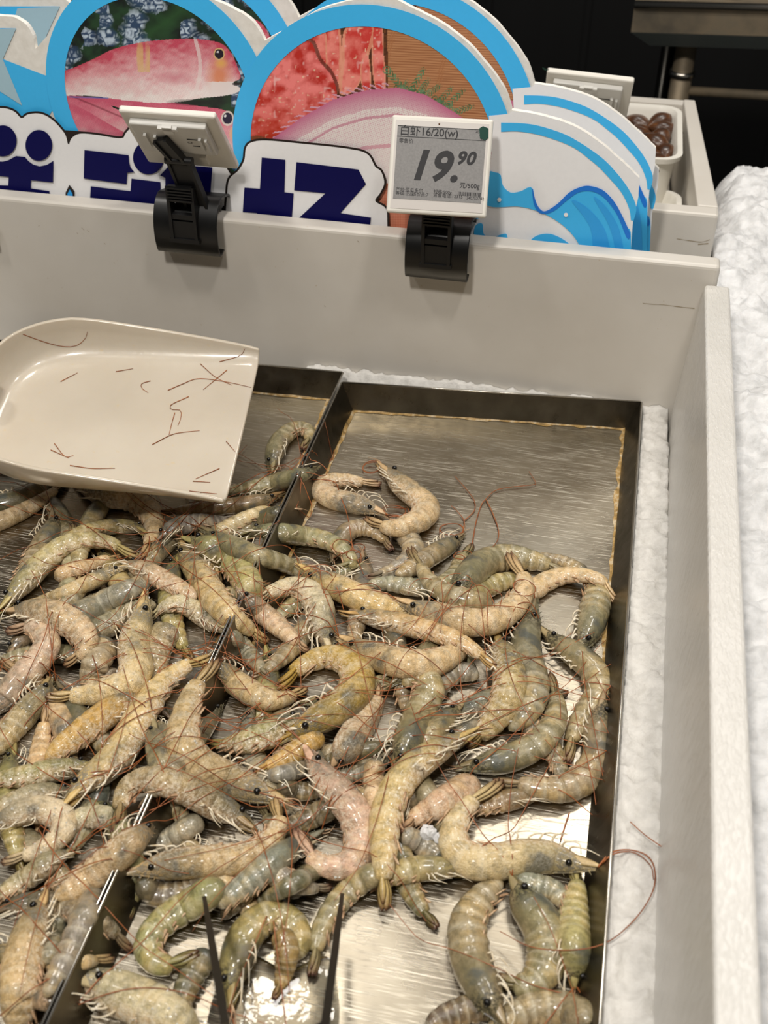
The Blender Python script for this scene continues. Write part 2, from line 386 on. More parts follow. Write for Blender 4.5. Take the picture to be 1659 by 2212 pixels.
def ice_edge(y): return np.interp(y, [-.7, -.07, .02], [.1945, .1815, .1785])
def bed(X, Y):
    n = (fbm(X * 95, Y * 95, 4) - .47) * .010 + (fbm(X * 330, Y * 330, 2) - .4) * .005
    z = np.where(X > .1535, .023 + n, -.012 + n * .4)
    z = np.where((Y > .0135) & (X > -.2), .026 + n, z)
    e = ice_edge(Y) + (vnoise(Y * 160, 3.) - .5) * .0022
    k = np.clip((X - e) / .004, 0, 1); return np.where(X > .17, z * (1 - k) + (-.004) * k, z)
terrain('crushed_ice', -.7, .199, -1.1, .0185, .0022, bed, MAT['ice_wet'], label='crushed ice bedding packed around the steel trays inside the white bin', cat='ice', kind='stuff')

def mound(X, Y):
    n = (fbm(X * 40, Y * 40, 4) - .47) * .03 + (fbm(X * 170, Y * 170, 3) - .45) * .011 + (fbm(X * 9, Y * 9, 2) - .37) * .05
    e = np.clip((.60 - Y) / .16, 0, 1); e = np.sqrt(np.clip(1 - (1 - e) ** 2, 0, 1))
    l = np.clip((X - .195) / .06, 0, 1); yb = np.clip((Y - .22) / .2, 0, 1); l = 1 - yb * (1 - np.sqrt(np.clip(1 - (1 - l) ** 2, 0, 1)))
    z = -.2 + .312 * e * (.35 + .65 * l) + n * (.4 + .6 * e)
    lim = np.where(Y < .03, .2155, np.where(Y < .21, .2085, .2085 - .0735 * (Y - .2)))
    return np.where(X < lim, -.25, z)
terrain('ice_mound', .1705, 1.0, -1.1, .62, .004, mound, MAT['ice'], label='heaped white crushed ice display outside the bin on the right', cat='ice', kind='stuff')

# ------------------------------------------------------------------ steel trays
def tray(name, rim, floor, label):
    """rim and floor: back-left, back-right, front-right, front-left; z of rim .03, of floor 0"""
    zr = .030
    r = np.array([(x, y, zr) for x, y in rim]); fl = np.array([(x, y, 0.0) for x, y in floor])
    c = r.mean(0)
    t = thing(name, label, 'tray', (c[0], c[1], -.003), 'steel trays of shrimp')
    fb = fl.copy(); fb[:, 2] = -.003
    MB().add(list(fl) + list(fb), [(3, 2, 1, 0), (4, 5, 6, 7)] + [(i, (i + 1) % 4, 4 + (i + 1) % 4, 4 + i) for i in range(4)]).build('tray_bottom', MAT['steel'], t, smooth=False)
    for i in range(4):
        j = (i + 1) % 4
        a, b, p, q = r[i], r[j], fl[i], fl[j]
        out = unit(np.cross(b - a, [0, 0, 1.])); out = out if np.dot(out, (a + b) / 2 - c) > 0 else -out
        th = out * .0016
        v = [p, q, b, a, p + th - [0, 0, .003], q + th - [0, 0, .003], b + th, a + th]
        MB().add(v, [(0, 1, 2, 3), (7, 6, 5, 4), (3, 2, 6, 7), (0, 4, 5, 1), (1, 5, 6, 2), (0, 3, 7, 4)]).build('tray_side', MAT['steel_side'], t, smooth=False)
        # folded rim strip
        e = MB().tube([a + th * .5, b + th * .5], .0011, 6).build('rim_edge', MAT['steel_edge'], t)
    # residue along the back and right seams
    def seam(a, b, inn, w):
        n = 90; v = []; f = []
        for k in range(n + 1):
            p = a + (b - a) * k / n; ww = w * (.25 + 1.2 * vnoise(k * .35 + a[0] * 90, 3.3) ** 2) ; hh = .0012 + .003 * vnoise(k * .3, 8.1 + a[1] * 50) ** 2
            v += [p + inn * ww + [0, 0, .0004], p + inn * .0002 + [0, 0, .0007], p - inn * (.0002 + hh * .42) + [0, 0, hh]]
            if k: f += [((k - 1) * 3, k * 3, k * 3 + 1, (k - 1) * 3 + 1), ((k - 1) * 3 + 1, k * 3 + 1, k * 3 + 2, (k - 1) * 3 + 2)]
        mesh_obj('residue', v, f, MAT['residue'], t)
    seam(fl[0], fl[1], np.array([0, -1, 0.]), .004)
    seam(fl[1], fl[1] + (fl[2] - fl[1]) * .45, np.array([-1, 0, 0.]), .0035)
    seam(fl[0], fl[0] + (fl[3] - fl[0]) * .45, np.array([1, 0, 0.]), .0035)
    return t
tray('steel_tray', [(-.153, -.015), (.151, .015), (.1535, -.80), (-.1495, -.83)], [(-.141, -.020), (.1385, .008), (.1405, -.79), (-.1385, -.82)],
     'steel tray next to the right wall of the bin, half empty at the back')
tray('steel_tray', [(-.545, -.014), (-.158, .004), (-.1535, -.835), (-.53, -.84)], [(-.533, -.022), (-.170, -.005), (-.1655, -.825), (-.52, -.83)],
     'steel tray on the left lying mostly under the white scoop')

# ------------------------------------------------------------------ the printed cut-out signs
SY = .05
sign = thing('display_sign', 'frontmost cloud-shaped seafood sign with fish photos and navy lettering', 'sign', (-.2, SY, .10), 'cut-out seafood signs behind the bin')
S = lambda px, py, k=0: Py(px, py, SY - .00035 * k)
z1 = lambda pts: [(x / 1.9988, y / 1.9988) for x, y in pts]                 # readings from a 2x view
z2 = lambda pts: [(830 + x / 2.0012, y / 2.0012) for x, y in pts]
z4 = lambda pts: [(x / 3.318, 220 + y / 3.318) for x, y in pts]
contour = [(-150, 60), (-110, 30), (-60, 24), (0, 34), (30, 37), (55, 52), (70, 75), (77, 105), (100, 80), (130, 55), (165, 25), (200, -6), (260, -30), (325, -38), (390, -32), (450, -6), (500, 16), (547, 47), (572, 88),
           (600, 72), (627, 60), (681, 25), (753, 2), (810, -8), (851, -2), (898, 20), (952, 48), (1006, 88), (1042, 127), (1079, 174), (1095, 203), (1106, 238)]
right = [(1145, 244), (1180, 252), (1220, 264), (1255, 280), (1305, 315), (1350, 355), (1381, 385)]
def board_outline():
    a = np.array(contour); out = []
    def seg(p): return [tuple(q) for q in catmull(p, len(p) * 5)]
    out += seg(a[:8]); out += seg(a[7:19])[1:]; out += seg(a[18:])[1:]; out += seg([(1106, 238)] + right)[1:]
    out += [(1379, 425), (1367, 480), (1357, 557)]
    return out
bo = board_outline()
top = [Py(x, y, SY) for x, y in bo]
nrm = len(top); jit = [(.0012 * (fbm(i * .7, 2.2, 2) - .4), .0012 * (fbm(i * .7, 9.2, 2) - .4)) for i in range(nrm)]
poly = [(p[0] + j[0], p[2] + j[1]) for p, j in zip(top, jit)]
poly += [(Py(1352, 600, SY)[0], .04), (poly[0][0], .04)]
n = len(poly)
V = [(x, SY, z) for x, z in poly] + [(x, SY + .006, z) for x, z in poly]
mesh_obj('foam_board', V, [tuple(range(n)), tuple(range(2 * n - 1, n - 1, -1))] + [(i, n + i, n + (i + 1) % n, (i + 1) % n) for i in range(n)], MAT['foam'], sign, smooth=False)

def inlay(name, pts, mat, k, smooth_n=None, label=None, parent=None, clipz=True):
    if smooth_n: pts = catmull(pts, smooth_n, True)
    v = [S(x, y, k) for x, y in pts]
    return mesh_obj(name, v, [tuple(range(len(v)))], mat, parent or sign, smooth=False, label=label)

def circle_fit(pts):
    q = np.array([Py(x, y, SY) for x, y in pts]); A = np.c_[2 * q[:, 0], 2 * q[:, 2], np.ones(len(q))]
    s = np.linalg.lstsq(A, q[:, 0] ** 2 + q[:, 2] ** 2, rcond=None)[0]
    return s[0], s[1], math.sqrt(s[2] + s[0] ** 2 + s[1] ** 2)
C1 = circle_fit([(175, 82), (300, 17), (380, 15), (500, 85), (555, 155), (117, 175), (510, 285)])
C2 = circle_fit([(807, 53), (1046, 250), (536, 285), (681, 83), (634, 116), (955, 100)])
def fill(mask_poly, X, Y):
    pts = np.array(mask_poly); inside = np.zeros(X.shape, bool); j = len(pts) - 1
    for i in range(len(pts)):
        xi, yi = pts[i]; xj, yj = pts[j]
        c = ((yi > Y) != (yj > Y)) & (X < (xj - xi) * (Y - yi) / (yj - yi + 1e-9) + xi); inside ^= c; j = i
    return inside
def cm(p, n=120): return catmull(p, n, True)
L_ = lambda r, g, b: np.array(srgb(r, g, b)[:3])
def put(img, mask, col, a=1.0):
    m = (mask * a)[..., None] if not np.isscalar(a) or True else mask[..., None]
    return img * (1 - m) + col * m

def fish_skin(X, Y, t, back, mid, belly, seed):
    """t 0 at the back of the fish, 1 at its belly"""
    sc = .5 + .5 * np.sin((X + 3 * np.sin(Y * .9)) * 1.15 + seed) * np.sin((Y + X * .12) * 1.25)
    t = np.clip(t + (fbm(X / 14 + seed, Y / 9, 3) - .45) * .5, 0, 1)[..., None]
    c = np.where(t < .4, back + (mid - back) * (t / .4), mid + (belly - mid) * ((t - .4) / .6))
    return c * (.86 + .22 * sc[..., None])

def paint_fish(X, Y):
    n1 = fbm(X / 26, Y / 26, 4); img = L_(14, 24, 22) + (L_(34, 66, 40) - L_(14, 24, 22)) * np.clip((n1 - .35) * 3, 0, 1)[..., None]
    leaf = np.clip(1 - np.abs((X - 300) * .55 + (Y - 90) * .75) / 26, 0, 1) * (Y < 130); img = put(img, leaf, L_(44, 84, 44), .8)
    # lumps of ice: bright facets
    wx = X + 22 * (fbm(X / 18, Y / 18, 3) - .45); wy = Y + 22 * (fbm(X / 18 + 50, Y / 18, 3) - .45); gx, gy = wx / 36, wy / 36; ii = np.floor(gx); jj = np.floor(gy); best = np.full(X.shape, 9.); bid = np.zeros(X.shape)
    for di in (-1, 0, 1):
        for dj in (-1, 0, 1):
            a = ii + di; b = jj + dj; h1 = _tab[(a * 7 + b * 13).astype(int) & 255, 3]; h2 = _tab[(a * 11 + b * 5).astype(int) & 255, 9]
            d = (gx - a - h1) ** 2 + (gy - b - h2) ** 2; m = d < best; best = np.where(m, d, best); bid = np.where(m, _tab[(a * 3 + b * 17).astype(int) & 255, 40], bid)
    ice = (bid > .38) * np.clip(1.25 - best * 2.2, 0, 1) * ((Y < 100) | (X > 500) | ((X < 180) & (Y < 165)))
    fac = np.abs(vnoise(X / 9 + bid * 50 + vnoise(X / 11, Y / 11) * 3, Y / 9 + bid * 20) - .5) * 2.2 + .25 * vnoise(X / 3, Y / 3); col = L_(52, 76, 112) + (L_(206, 224, 242) - L_(52, 76, 112)) * np.clip(fac * 1.8 - .6, 0, 1)[..., None]
    img = put(img, ice, col, .85)
    # lower fish
    for poly, ty, hh, sd in (([(96, 205), (160, 214), (215, 245), (285, 292), (260, 340), (150, 330), (96, 270)], lambda X: 205 + (X - 96) * .42, 80, 2.),
                             ([(125, 205), (200, 210), (290, 214), (380, 222), (440, 230), (480, 236), (503, 250), (512, 280), (512, 330), (400, 330), (280, 290), (190, 240)], lambda X: 206 + (X - 125) * .08, 85, 5.)):
        mk = fill(cm(poly), X, Y) * 1.; img = put(img, mk, fish_skin(X, Y, np.clip((Y - ty(X)) / hh, 0, 1), L_(212, 96, 122), L_(228, 138, 154), L_(238, 206, 204), sd))
    img = put(img, np.clip(1 - np.abs(Y - (232 + (X - 215) * .42)) / 3, 0, 1) * (X > 150) * (X < 282) * (Y > 205), L_(120, 34, 50), .8)
    e = np.hypot((X - 492) / 11, (Y - 255) / 13); img = put(img, (e < 1.25) * 1., L_(226, 214, 206)); img = put(img, (e < .95) * 1., L_(40, 34, 60)); img = put(img, (np.hypot(X - 487, Y - 250) < 2.6) * 1., L_(236, 236, 240))
    img = put(img, (np.hypot((X - 505) / 9, (Y - 288) / 16) < 1) * 1., L_(232, 200, 150), .6)
    # upper fish
    up = [(108, 184), (128, 158), (160, 146), (200, 128), (245, 106), (300, 92), (350, 86), (410, 83), (455, 87), (483, 96), (500, 115), (513, 143), (520, 168), (504, 178), (521, 192), (508, 201), (480, 207), (430, 212), (395, 219), (340, 222), (270, 216), (200, 207), (140, 206), (110, 203)]
    ytop = np.interp(X, [108, 160, 200, 300, 400, 455, 500, 520], [184, 146, 128, 92, 83, 87, 115, 165]); ybot = np.interp(X, [108, 200, 300, 395, 480, 520], [204, 207, 219, 219, 207, 192])
    mk = fill(cm(up, 220), X, Y) * 1.; t = (Y - ytop) / (ybot - ytop + 1)
    img = put(img, mk, fish_skin(X, Y, t, L_(206, 78, 100), L_(232, 166, 172), L_(248, 238, 234), 9.))
    img = put(img, mk * (np.abs(X - 310) < 14) * np.clip(vnoise(X / 4, Y / 40) * 2 - .6, 0, 1) * (Y < 155), L_(226, 190, 120), .7)
    img = put(img, mk * np.clip(1 - np.hypot((X - 378) / 42, (Y - 168) / 16), 0, 1) ** .6, L_(208, 120, 134), .7)
    img = put(img, mk * (X > 415 + (Y - 120) * -.1) * (np.abs(X - (424 + 9 * np.sin((Y - 90) / 34.))) < 4), L_(240, 228, 224), .6)
    img = put(img, mk * np.clip(1.3 - np.hypot((X - 474) / 26, (Y - 165) / 42), 0, 1), L_(226, 138, 92), .9)
    img = put(img, mk * np.clip(1.2 - np.hypot((X - 478) / 14, (Y - 136) / 12), 0, 1), L_(236, 180, 92), .9)
    img = put(img, mk * (Y > 176) * (X > 430) * np.clip((X - 430) / 30, 0, 1), L_(240, 232, 230), .9)
    img = put(img, (np.hypot((X - 511) / 9, (Y - 181) / 3) < 1) * 1., L_(40, 26, 30), .9)
    e = np.hypot(X - 474, (Y - 116) / 1.1); img = put(img, (e < 12) * 1., L_(224, 190, 130)); img = put(img, (e < 9.5) * 1., L_(30, 22, 36)); img = put(img, (np.hypot(X - 471, Y - 112) < 2.2) * 1., L_(230, 230, 236))
    img = put(img, np.clip(1 - np.hypot((X - 430) / 72, (Y - 220) / 9), 0, 1) ** .5 * (Y > 214), L_(16, 18, 22), .9)
    img = put(img, np.clip(1 - np.abs(Y - 209 - (X - 150) * .03) / 2.2, 0, 1) * (X > 150) * (X < 235), L_(70, 110, 190), .9)
    return img

def paint_crab(X, Y):
    # woven mat
    st = .5 + .5 * np.sin(Y * 1.15 + (X - 800) * -.06 + 3 * vnoise(X / 60, Y / 6)); img = L_(150, 92, 56) + (L_(206, 150, 106) - L_(150, 92, 56)) * (st * .7 + .3 * vnoise(X / 30, Y / 2))[..., None]
    for x0, sl in ((848, -.25), (968, -.2)):
        d = np.abs(X - (x0 + sl * (Y - 80))); img = put(img, (d < 6) * (.5 + .5 * np.sin(Y * 1.6 + X)), L_(176, 116, 74), .9)
    def redskin(seed, base=(196, 44, 34), hi=(252, 138, 134)):
        b = fbm(X / 24 + seed, Y / 24, 5)[..., None]; c = L_(*base) + (L_(*hi) - L_(*base)) * np.clip(b * 3.2 - 1.05, 0, 1)
        sp = vnoise(X / 5 + seed * 3, Y / 5); c = put(c, np.clip((sp - .88) * 9, 0, 1), L_(250, 222, 188), .9)
        return put(c, np.clip((vnoise(X / 9 + seed, Y / 9 + 40) - .84) * 9, 0, 1), L_(252, 200, 196), .7)
    legs = [([(690, 70), (712, 62), (735, 60), (738, 150), (728, 205), (700, 190)], 1.), ([(666, 84), (690, 68), (704, 66), (708, 130), (700, 150), (686, 122)], 2.), ([(748, 58), (812, 53), (800, 110), (772, 188), (734, 200), (738, 140)], 3.),
            ([(806, 56), (826, 53), (830, 120), (834, 150), (832, 190), (812, 190), (804, 130)], 4.), ([(780, 140), (796, 118), (802, 185), (784, 190)], 5.)]
    img = put(img, ((X < 838) & (Y < 212)) * 1., L_(66, 34, 20) + (L_(120, 70, 36) - L_(66, 34, 20)) * vnoise(X / 4, Y / 4)[..., None])
    for p, sd in legs:
        q = cm(p); c0_ = q.mean(0); k = fill(q, X, Y) * 1.; img = put(img, k, redskin(sd, (214, 62, 56), (250, 146, 134)))
        inn = fill(c0_ + (q - c0_) * np.array([.78, .96]), X, Y) * 1.; img = put(img, np.clip(k - inn, 0, 1), L_(238, 176, 140), .55)
    blob = [(520, 330), (530, 250), (570, 180), (620, 115), (668, 88), (690, 130), (715, 160), (728, 200), (720, 250), (640, 300), (560, 340)]
    out_ = fill(cm([(x + (6 if x > 640 else 0), y - 5) for x, y in blob]), X, Y) * 1.; img = put(img, out_, L_(84, 36, 20), .8); c = redskin(8.); dk = np.clip((Y - 190) / 110, 0, 1)[..., None] * .55; img = put(img, fill(cm(blob), X, Y) * 1., c * (1 - dk) + L_(190, 60, 22) * dk)
    img = put(img, (np.hypot((X - 556) / 34, (Y - 318) / 26) < 1) * 1., L_(118, 74, 40), .8)
    # sprigs of green
    for (x0, y0, x1, y1) in ((836, 150, 880, 200), (868, 200, 880, 176), (880, 210, 915, 150), (905, 205, 925, 172), (920, 205, 950, 185), (945, 225, 975, 190), (960, 235, 1000, 195), (975, 245, 1020, 228), (940, 215, 985, 240), (860, 190, 920, 200)):
        t = np.clip(((X - x0) * (x1 - x0) + (Y - y0) * (y1 - y0)) / ((x1 - x0) ** 2 + (y1 - y0) ** 2), 0, 1); d = np.hypot(X - x0 - t * (x1 - x0), Y - y0 - t * (y1 - y0))
        img = put(img, (d < 9 * (1 - .4 * t)) * (np.sin(t * 46 + d * .9) > -.15), L_(34, 88, 44) + (L_(110, 158, 118) - L_(34, 88, 44)) * vnoise(X / 5, Y / 5)[..., None], .92)
    # the big pale fish
    tops = np.interp(X, [560, 585, 650, 720, 790, 860, 920, 980, 1030], [320, 302, 254, 214, 194, 188, 204, 240, 275])
    spine = (np.mod(X - (Y - tops) * 1.6, 16) < 5) & (X > 590) & (X < 840); img = put(img, ((Y > tops - 12) & (Y <= tops) & spine) * 1., L_(226, 170, 192))
    body = (Y > tops) & (Y < tops + 240); t = (Y - tops) / 150
    dots = (np.sin((X + Y * .5) * .95) * np.sin((Y - X * .42) * .95) > .3) * np.clip(1.3 - t * .8, .2, 1)
    c = np.where((t < .28)[..., None], L_(206, 112, 150) + (L_(232, 200, 206) - L_(206, 112, 150)) * (t / .28)[..., None], L_(246, 238, 234) * np.ones(X.shape + (1,)))
    c = put(c, dots, L_(206, 116, 150), .6); img = put(img, body * 1., c)
    ll = np.abs(Y - (tops + 62 - (X - 700) * .02)); img = put(img, body * (ll < 3), L_(206, 120, 150), .7)
    ll = np.abs(Y - (tops + 124)); img = put(img, body * (ll < 4) * (X < 860), L_(216, 120, 150), .6)
    # orange scaly fish under the tag
    o = (Y > 395 + (X - 840) * .2) & (X > 815); sc = .5 + .5 * np.sin((X + Y) * .9) * np.sin((X - Y) * .9)
    img = put(img, o * 1., L_(198, 76, 44) + (L_(240, 176, 144) - L_(198, 76, 44)) * sc[..., None])
    img = put(img, ((X > 962) & (Y > 470)) * 1., L_(128, 60, 110), .7)
    return img

def photo_disc(name, Cc, painter, k, label):
    xs = np.linspace(Cc[0] - Cc[2] * 1.02, Cc[0] + Cc[2] * 1.02, 360); zs = np.linspace(Cc[1] - Cc[2] * 1.02, Cc[1] + Cc[2] * 1.02, 360)
    X, Zz = np.meshgrid(xs, zs); pts = np.stack([X, np.full(X.shape, SY), Zz], -1).reshape(-1, 3)
    q = (pts - CAM) @ ROT; px = CX + F * q[:, 0] / q[:, 2]; py = CY + F * q[:, 1] / q[:, 2]      # reading of the print at each grid point
    col = np.clip(painter(px.reshape(X.shape), py.reshape(X.shape)), 0, 1)
    keep = ((X - Cc[0]) ** 2 + (Zz - Cc[1]) ** 2 < (Cc[2] * 1.012) ** 2) & (Zz > .08)
    idx = -np.ones(X.shape, int); idx[keep] = np.arange(keep.sum())
    pts[:, 1] = SY - .00035 * k
    V = pts.reshape(X.shape + (3,))[keep]; colv = np.concatenate([col[keep], np.ones((keep.sum(), 1))], 1)
    a, b, c, d = idx[:-1, :-1], idx[:-1, 1:], idx[1:, 1:], idx[1:, :-1]; ok = (a >= 0) & (b >= 0) & (c >= 0) & (d >= 0)
    return mesh_obj(name, V, np.stack([a[ok], b[ok], c[ok], d[ok]], 1), MAT['pic'], sign, smooth=False, attrs={'pic': colv}, label=label)
def ring(name, Cc, w, k, mat):
    N = 128; v = []; f = []
    for i in range(N):
        a = 2 * math.pi * i / N
        for r in (Cc[2] * .997, Cc[2] + w): v.append((Cc[0] + r * math.cos(a), SY - .00035 * k, max(.08, Cc[1] + r * math.sin(a))))
        j = (i + 1) % N; f.append((2 * i, 2 * i + 1, 2 * j + 1, 2 * j))
    return mesh_obj(name, v, f, mat, sign, smooth=False)
inlay('printed_panel', z1([(-260, 120), (0, 122), (70, 122), (12, 255), (180, 320), (240, 340), (260, 420), (200, 520), (90, 505), (-260, 470)]), MAT['p_blue'], 1)
inlay('printed_star', z1([(-120, 130), (70, 122), (12, 255), (96, 456), (0, 395), (-200, 420)]), MAT['p_pale'], 2)
photo_disc('printed_photo', C1, paint_fish, 2, 'round photo of pink fish on ice')
ring('printed_ring', C1, .019, 3, MAT['p_blue'])
photo_disc('printed_photo', C2, paint_crab, 4, 'round photo of red crab and a pale pink fish')
ring('printed_ring', C2, .018, 5, MAT['p_blue'])
# wave panel
wave_bg = [(1056, 250), (1100, 246), (1106, 240)] + right + [(1379, 425), (1367, 480), (1352, 700), (1180, 700), (1000, 700), (985, 500), (1010, 470), (1040, 440), (1055, 400), (1062, 330)]
inlay('printed_panel', wave_bg, MAT['p_white'], 6)
band_o = z2([(505, 530), (580, 532), (650, 540), (730, 562), (800, 590), (880, 638), (950, 690), (1000, 742), (1040, 792), (1070, 842), (1090, 900), (1078, 955)])
band_i = z2([(1066, 952), (1062, 915), (1045, 868), (1018, 822), (980, 778), (930, 725), (880, 683), (830, 645), (770, 616), (700, 592), (640, 577), (570, 568), (505, 570)])
inlay('printed_band', list(catmull(band_o, 50)) + list(catmull(band_i, 50)), MAT['p_blue'], 7)
wave = [(440, 750), (478, 745), (503, 756), (512, 800), (545, 832), (592, 826), (628, 808), (645, 822), (648, 870), (670, 912), (700, 920), (745, 895), (785, 850), (830, 818), (890, 808), (945, 826), (985, 868), (1020, 925), (1048, 985), (1066, 1010), (1064, 1200), (1062, 1380), (860, 1380), (862, 1125), (838, 1050), (790, 990), (730, 945), (660, 912), (580, 893), (440, 884)]
inlay('printed_wave', z2(wave), MAT['p_blue'], 8, 160)
crest = [(640, 812), (655, 870), (675, 905), (700, 912), (750, 880), (800, 832), (850, 808), (890, 804), (945, 822), (990, 866), (1025, 925), (1062, 1010), (1050, 1030), (1010, 935), (970, 876), (935, 843), (890, 826), (840, 832), (790, 866), (740, 908), (700, 924), (668, 918), (646, 880)]
inlay('printed_wave', z2(crest), MAT['p_deep'], 9, 140)
for w in ([(810, 868), (850, 880), (900, 920), (940, 970), (965, 1030), (985, 1150), (980, 1370), (880, 1370), (900, 1100), (895, 1000), (865, 940)], [(905, 850), (950, 885), (990, 940), (1020, 1010), (1042, 1150), (1040, 1370), (1000, 1370), (1002, 1140), (992, 1040), (965, 960), (930, 900)]):
    inlay('printed_wave', z2(w), MAT['p_mid'], 9, 90)
for w in ([(395, 1075), (388, 1000), (400, 970), (425, 968), (430, 1010), (460, 1030), (510, 1012), (532, 1020), (527, 1110), (395, 1100)], [(590, 1120), (610, 1068), (650, 1024), (700, 1010), (745, 1020), (800, 1055), (850, 1120)], [(370, 955), (410, 942), (395, 935), (372, 940)]):
    inlay('printed_wave', z2(w), MAT['p_blue'], 9, 80)
inlay('printed_wave', z2([(690, 1072), (715, 1062), (760, 1082), (765, 1090), (720, 1076), (695, 1084)]), MAT['p_white'], 10, 40)
for cxx, cyy in ((497, 863), (785, 928), (430, 872)): inlay('printed_dot', [(830 + (cxx + 9 * math.cos(a)) / 2, (cyy + 9 * math.sin(a)) / 2) for a in np.linspace(0, 6.283, 16, endpoint=False)], MAT['p_white'], 10)
# lettering on its white ground with a dark outline
top12 = z4([(-330, 60), (-200, 110), (-120, 60), (0, 45), (60, 52), (110, 75), (155, 118), (200, 90), (290, 85), (370, 125), (430, 185), (470, 240), (490, 310), (510, 265), (550, 235), (600, 228), (700, 238), (868, 262), (905, 220), (990, 150), (1200, 140), (1400, 160), (1500, 300), (1640, 500), (1660, 560), (1630, 640), (1640, 720), (1590, 760), (1600, 860)])
g3 = z1([(985, 985), (975, 930), (980, 850), (990, 775), (1030, 735), (1055, 690), (1062, 640), (1085, 615), (1150, 607), (1300, 620), (1500, 642), (1585, 665), (1620, 720), (1645, 740), (1659, 790), (1640, 835), (1620, 868), (1665, 900), (1672, 960), (1672, 1040)])
def ground(pts, close, k):
    p = [tuple(q) for q in catmull(pts, 150)]
    cpt = np.mean(p, 0); arr = np.array(p); T = np.gradient(arr, axis=0); N = np.stack([T[:, 1], -T[:, 0]], 1); N /= np.linalg.norm(N, axis=1)[:, None] + 1e-9
    o = [tuple(q) for q in arr + N * 4.6]
    inlay('letter_outline', o + close, MAT['p_line'], k); inlay('letter_ground', p + close, MAT['p_white'], k + 1)
ground(top12, [(480, 520), (-100, 520)], 11); ground(g3, [(836, 560), (490, 560)], 13)
inlay('letter_outline', z4([(468, 780), (470, 650), (497, 595), (534, 640), (530, 780)]), MAT['p_line'], 15); inlay('printed_dot', z4([(480, 780), (483, 660), (500, 628), (520, 660), (518, 780)]), MAT['p_mid'], 16)
def circ(cx, cy, rx, ry, n=40): return [(cx + rx * math.cos(a), cy + ry * math.sin(a)) for a in np.linspace(0, 2 * math.pi, n, endpoint=False)]
LET = [z4(circ(20, 280, 99, 112)), z4(circ(278, 312, 96, 111)),
       z4([(-300, 395), (-60, 425), (20, 428), (60, 418), (115, 388), (180, 395), (205, 425), (240, 450), (285, 462), (335, 452), (383, 422), (380, 578), (222, 563), (220, 620), (355, 640), (350, 770), (-260, 720), (-260, 620), (0, 598), (58, 600), (62, 540), (0, 532), (-300, 520)]),
       z4([(605, 345), (922, 382), (924, 430), (935, 470), (965, 505), (912, 508), (908, 590), (600, 550)]), z4(circ(1065, 400, 112, 120)),
       z4([(1200, 470), (1215, 445), (1522, 470), (1508, 668), (1185, 628), (1185, 545), (1145, 528)]),
       z4([(650, 605), (935, 640), (942, 550), (1150, 575), (1150, 665), (1440, 700), (1440, 850), (640, 800)]),
       z1([(1130, 680), (1232, 690), (1228, 830), (1268, 835), (1260, 940), (1210, 938), (1210, 1000), (1110, 1000), (1110, 920), (1048, 915), (1055, 810), (1122, 815)]),
       z1([(1280, 700), (1548, 732), (1580, 795), (1470, 920), (1602, 940), (1590, 1030), (1260, 1010), (1265, 965), (1405, 835), (1270, 822)])]
for p in LET: inlay('letter_stroke', p, MAT['p_navy'], 16)
for nm, lab, dv in (('display_sign', 'second cloud-shaped seafood sign standing just behind the front one', (.0125, .07, .003)), ('display_sign', 'rearmost seafood sign, only its blue striped right edge showing', (.019, .088, -.024))):
    r2 = sign.copy(); COL.objects.link(r2); r2.location = sign.location + Vector(dv); r2['label'] = lab
    for ch in list(sign.children):
        c2 = ch.copy(); COL.objects.link(c2); c2.parent = r2

# ------------------------------------------------------------------ electronic price tags on clips
dg_objs = []
def text_geo(body, size, shear=0., off=0., bold=False, spacing=1.0):
    cu = bpy.data.curves.new('text', 'FONT'); cu.body = body; cu.size = size; cu.shear = shear; cu.offset = off; cu.space_character = spacing; cu.resolution_u = 4
    to = bpy.data.objects.new('text', cu); COL.objects.link(to); bpy.context.view_layer.update()
    me = bpy.data.meshes.new_from_object(to.evaluated_get(bpy.context.evaluated_depsgraph_get()))
    V = [tuple(v.co) for v in me.vertices]; Fc = [tuple(p.vertices) for p in me.polygons]
    bpy.data.objects.remove(to); bpy.data.curves.remove(cu); bpy.data.meshes.remove(me)
    return np.array(V) if V else np.zeros((0, 3)), Fc

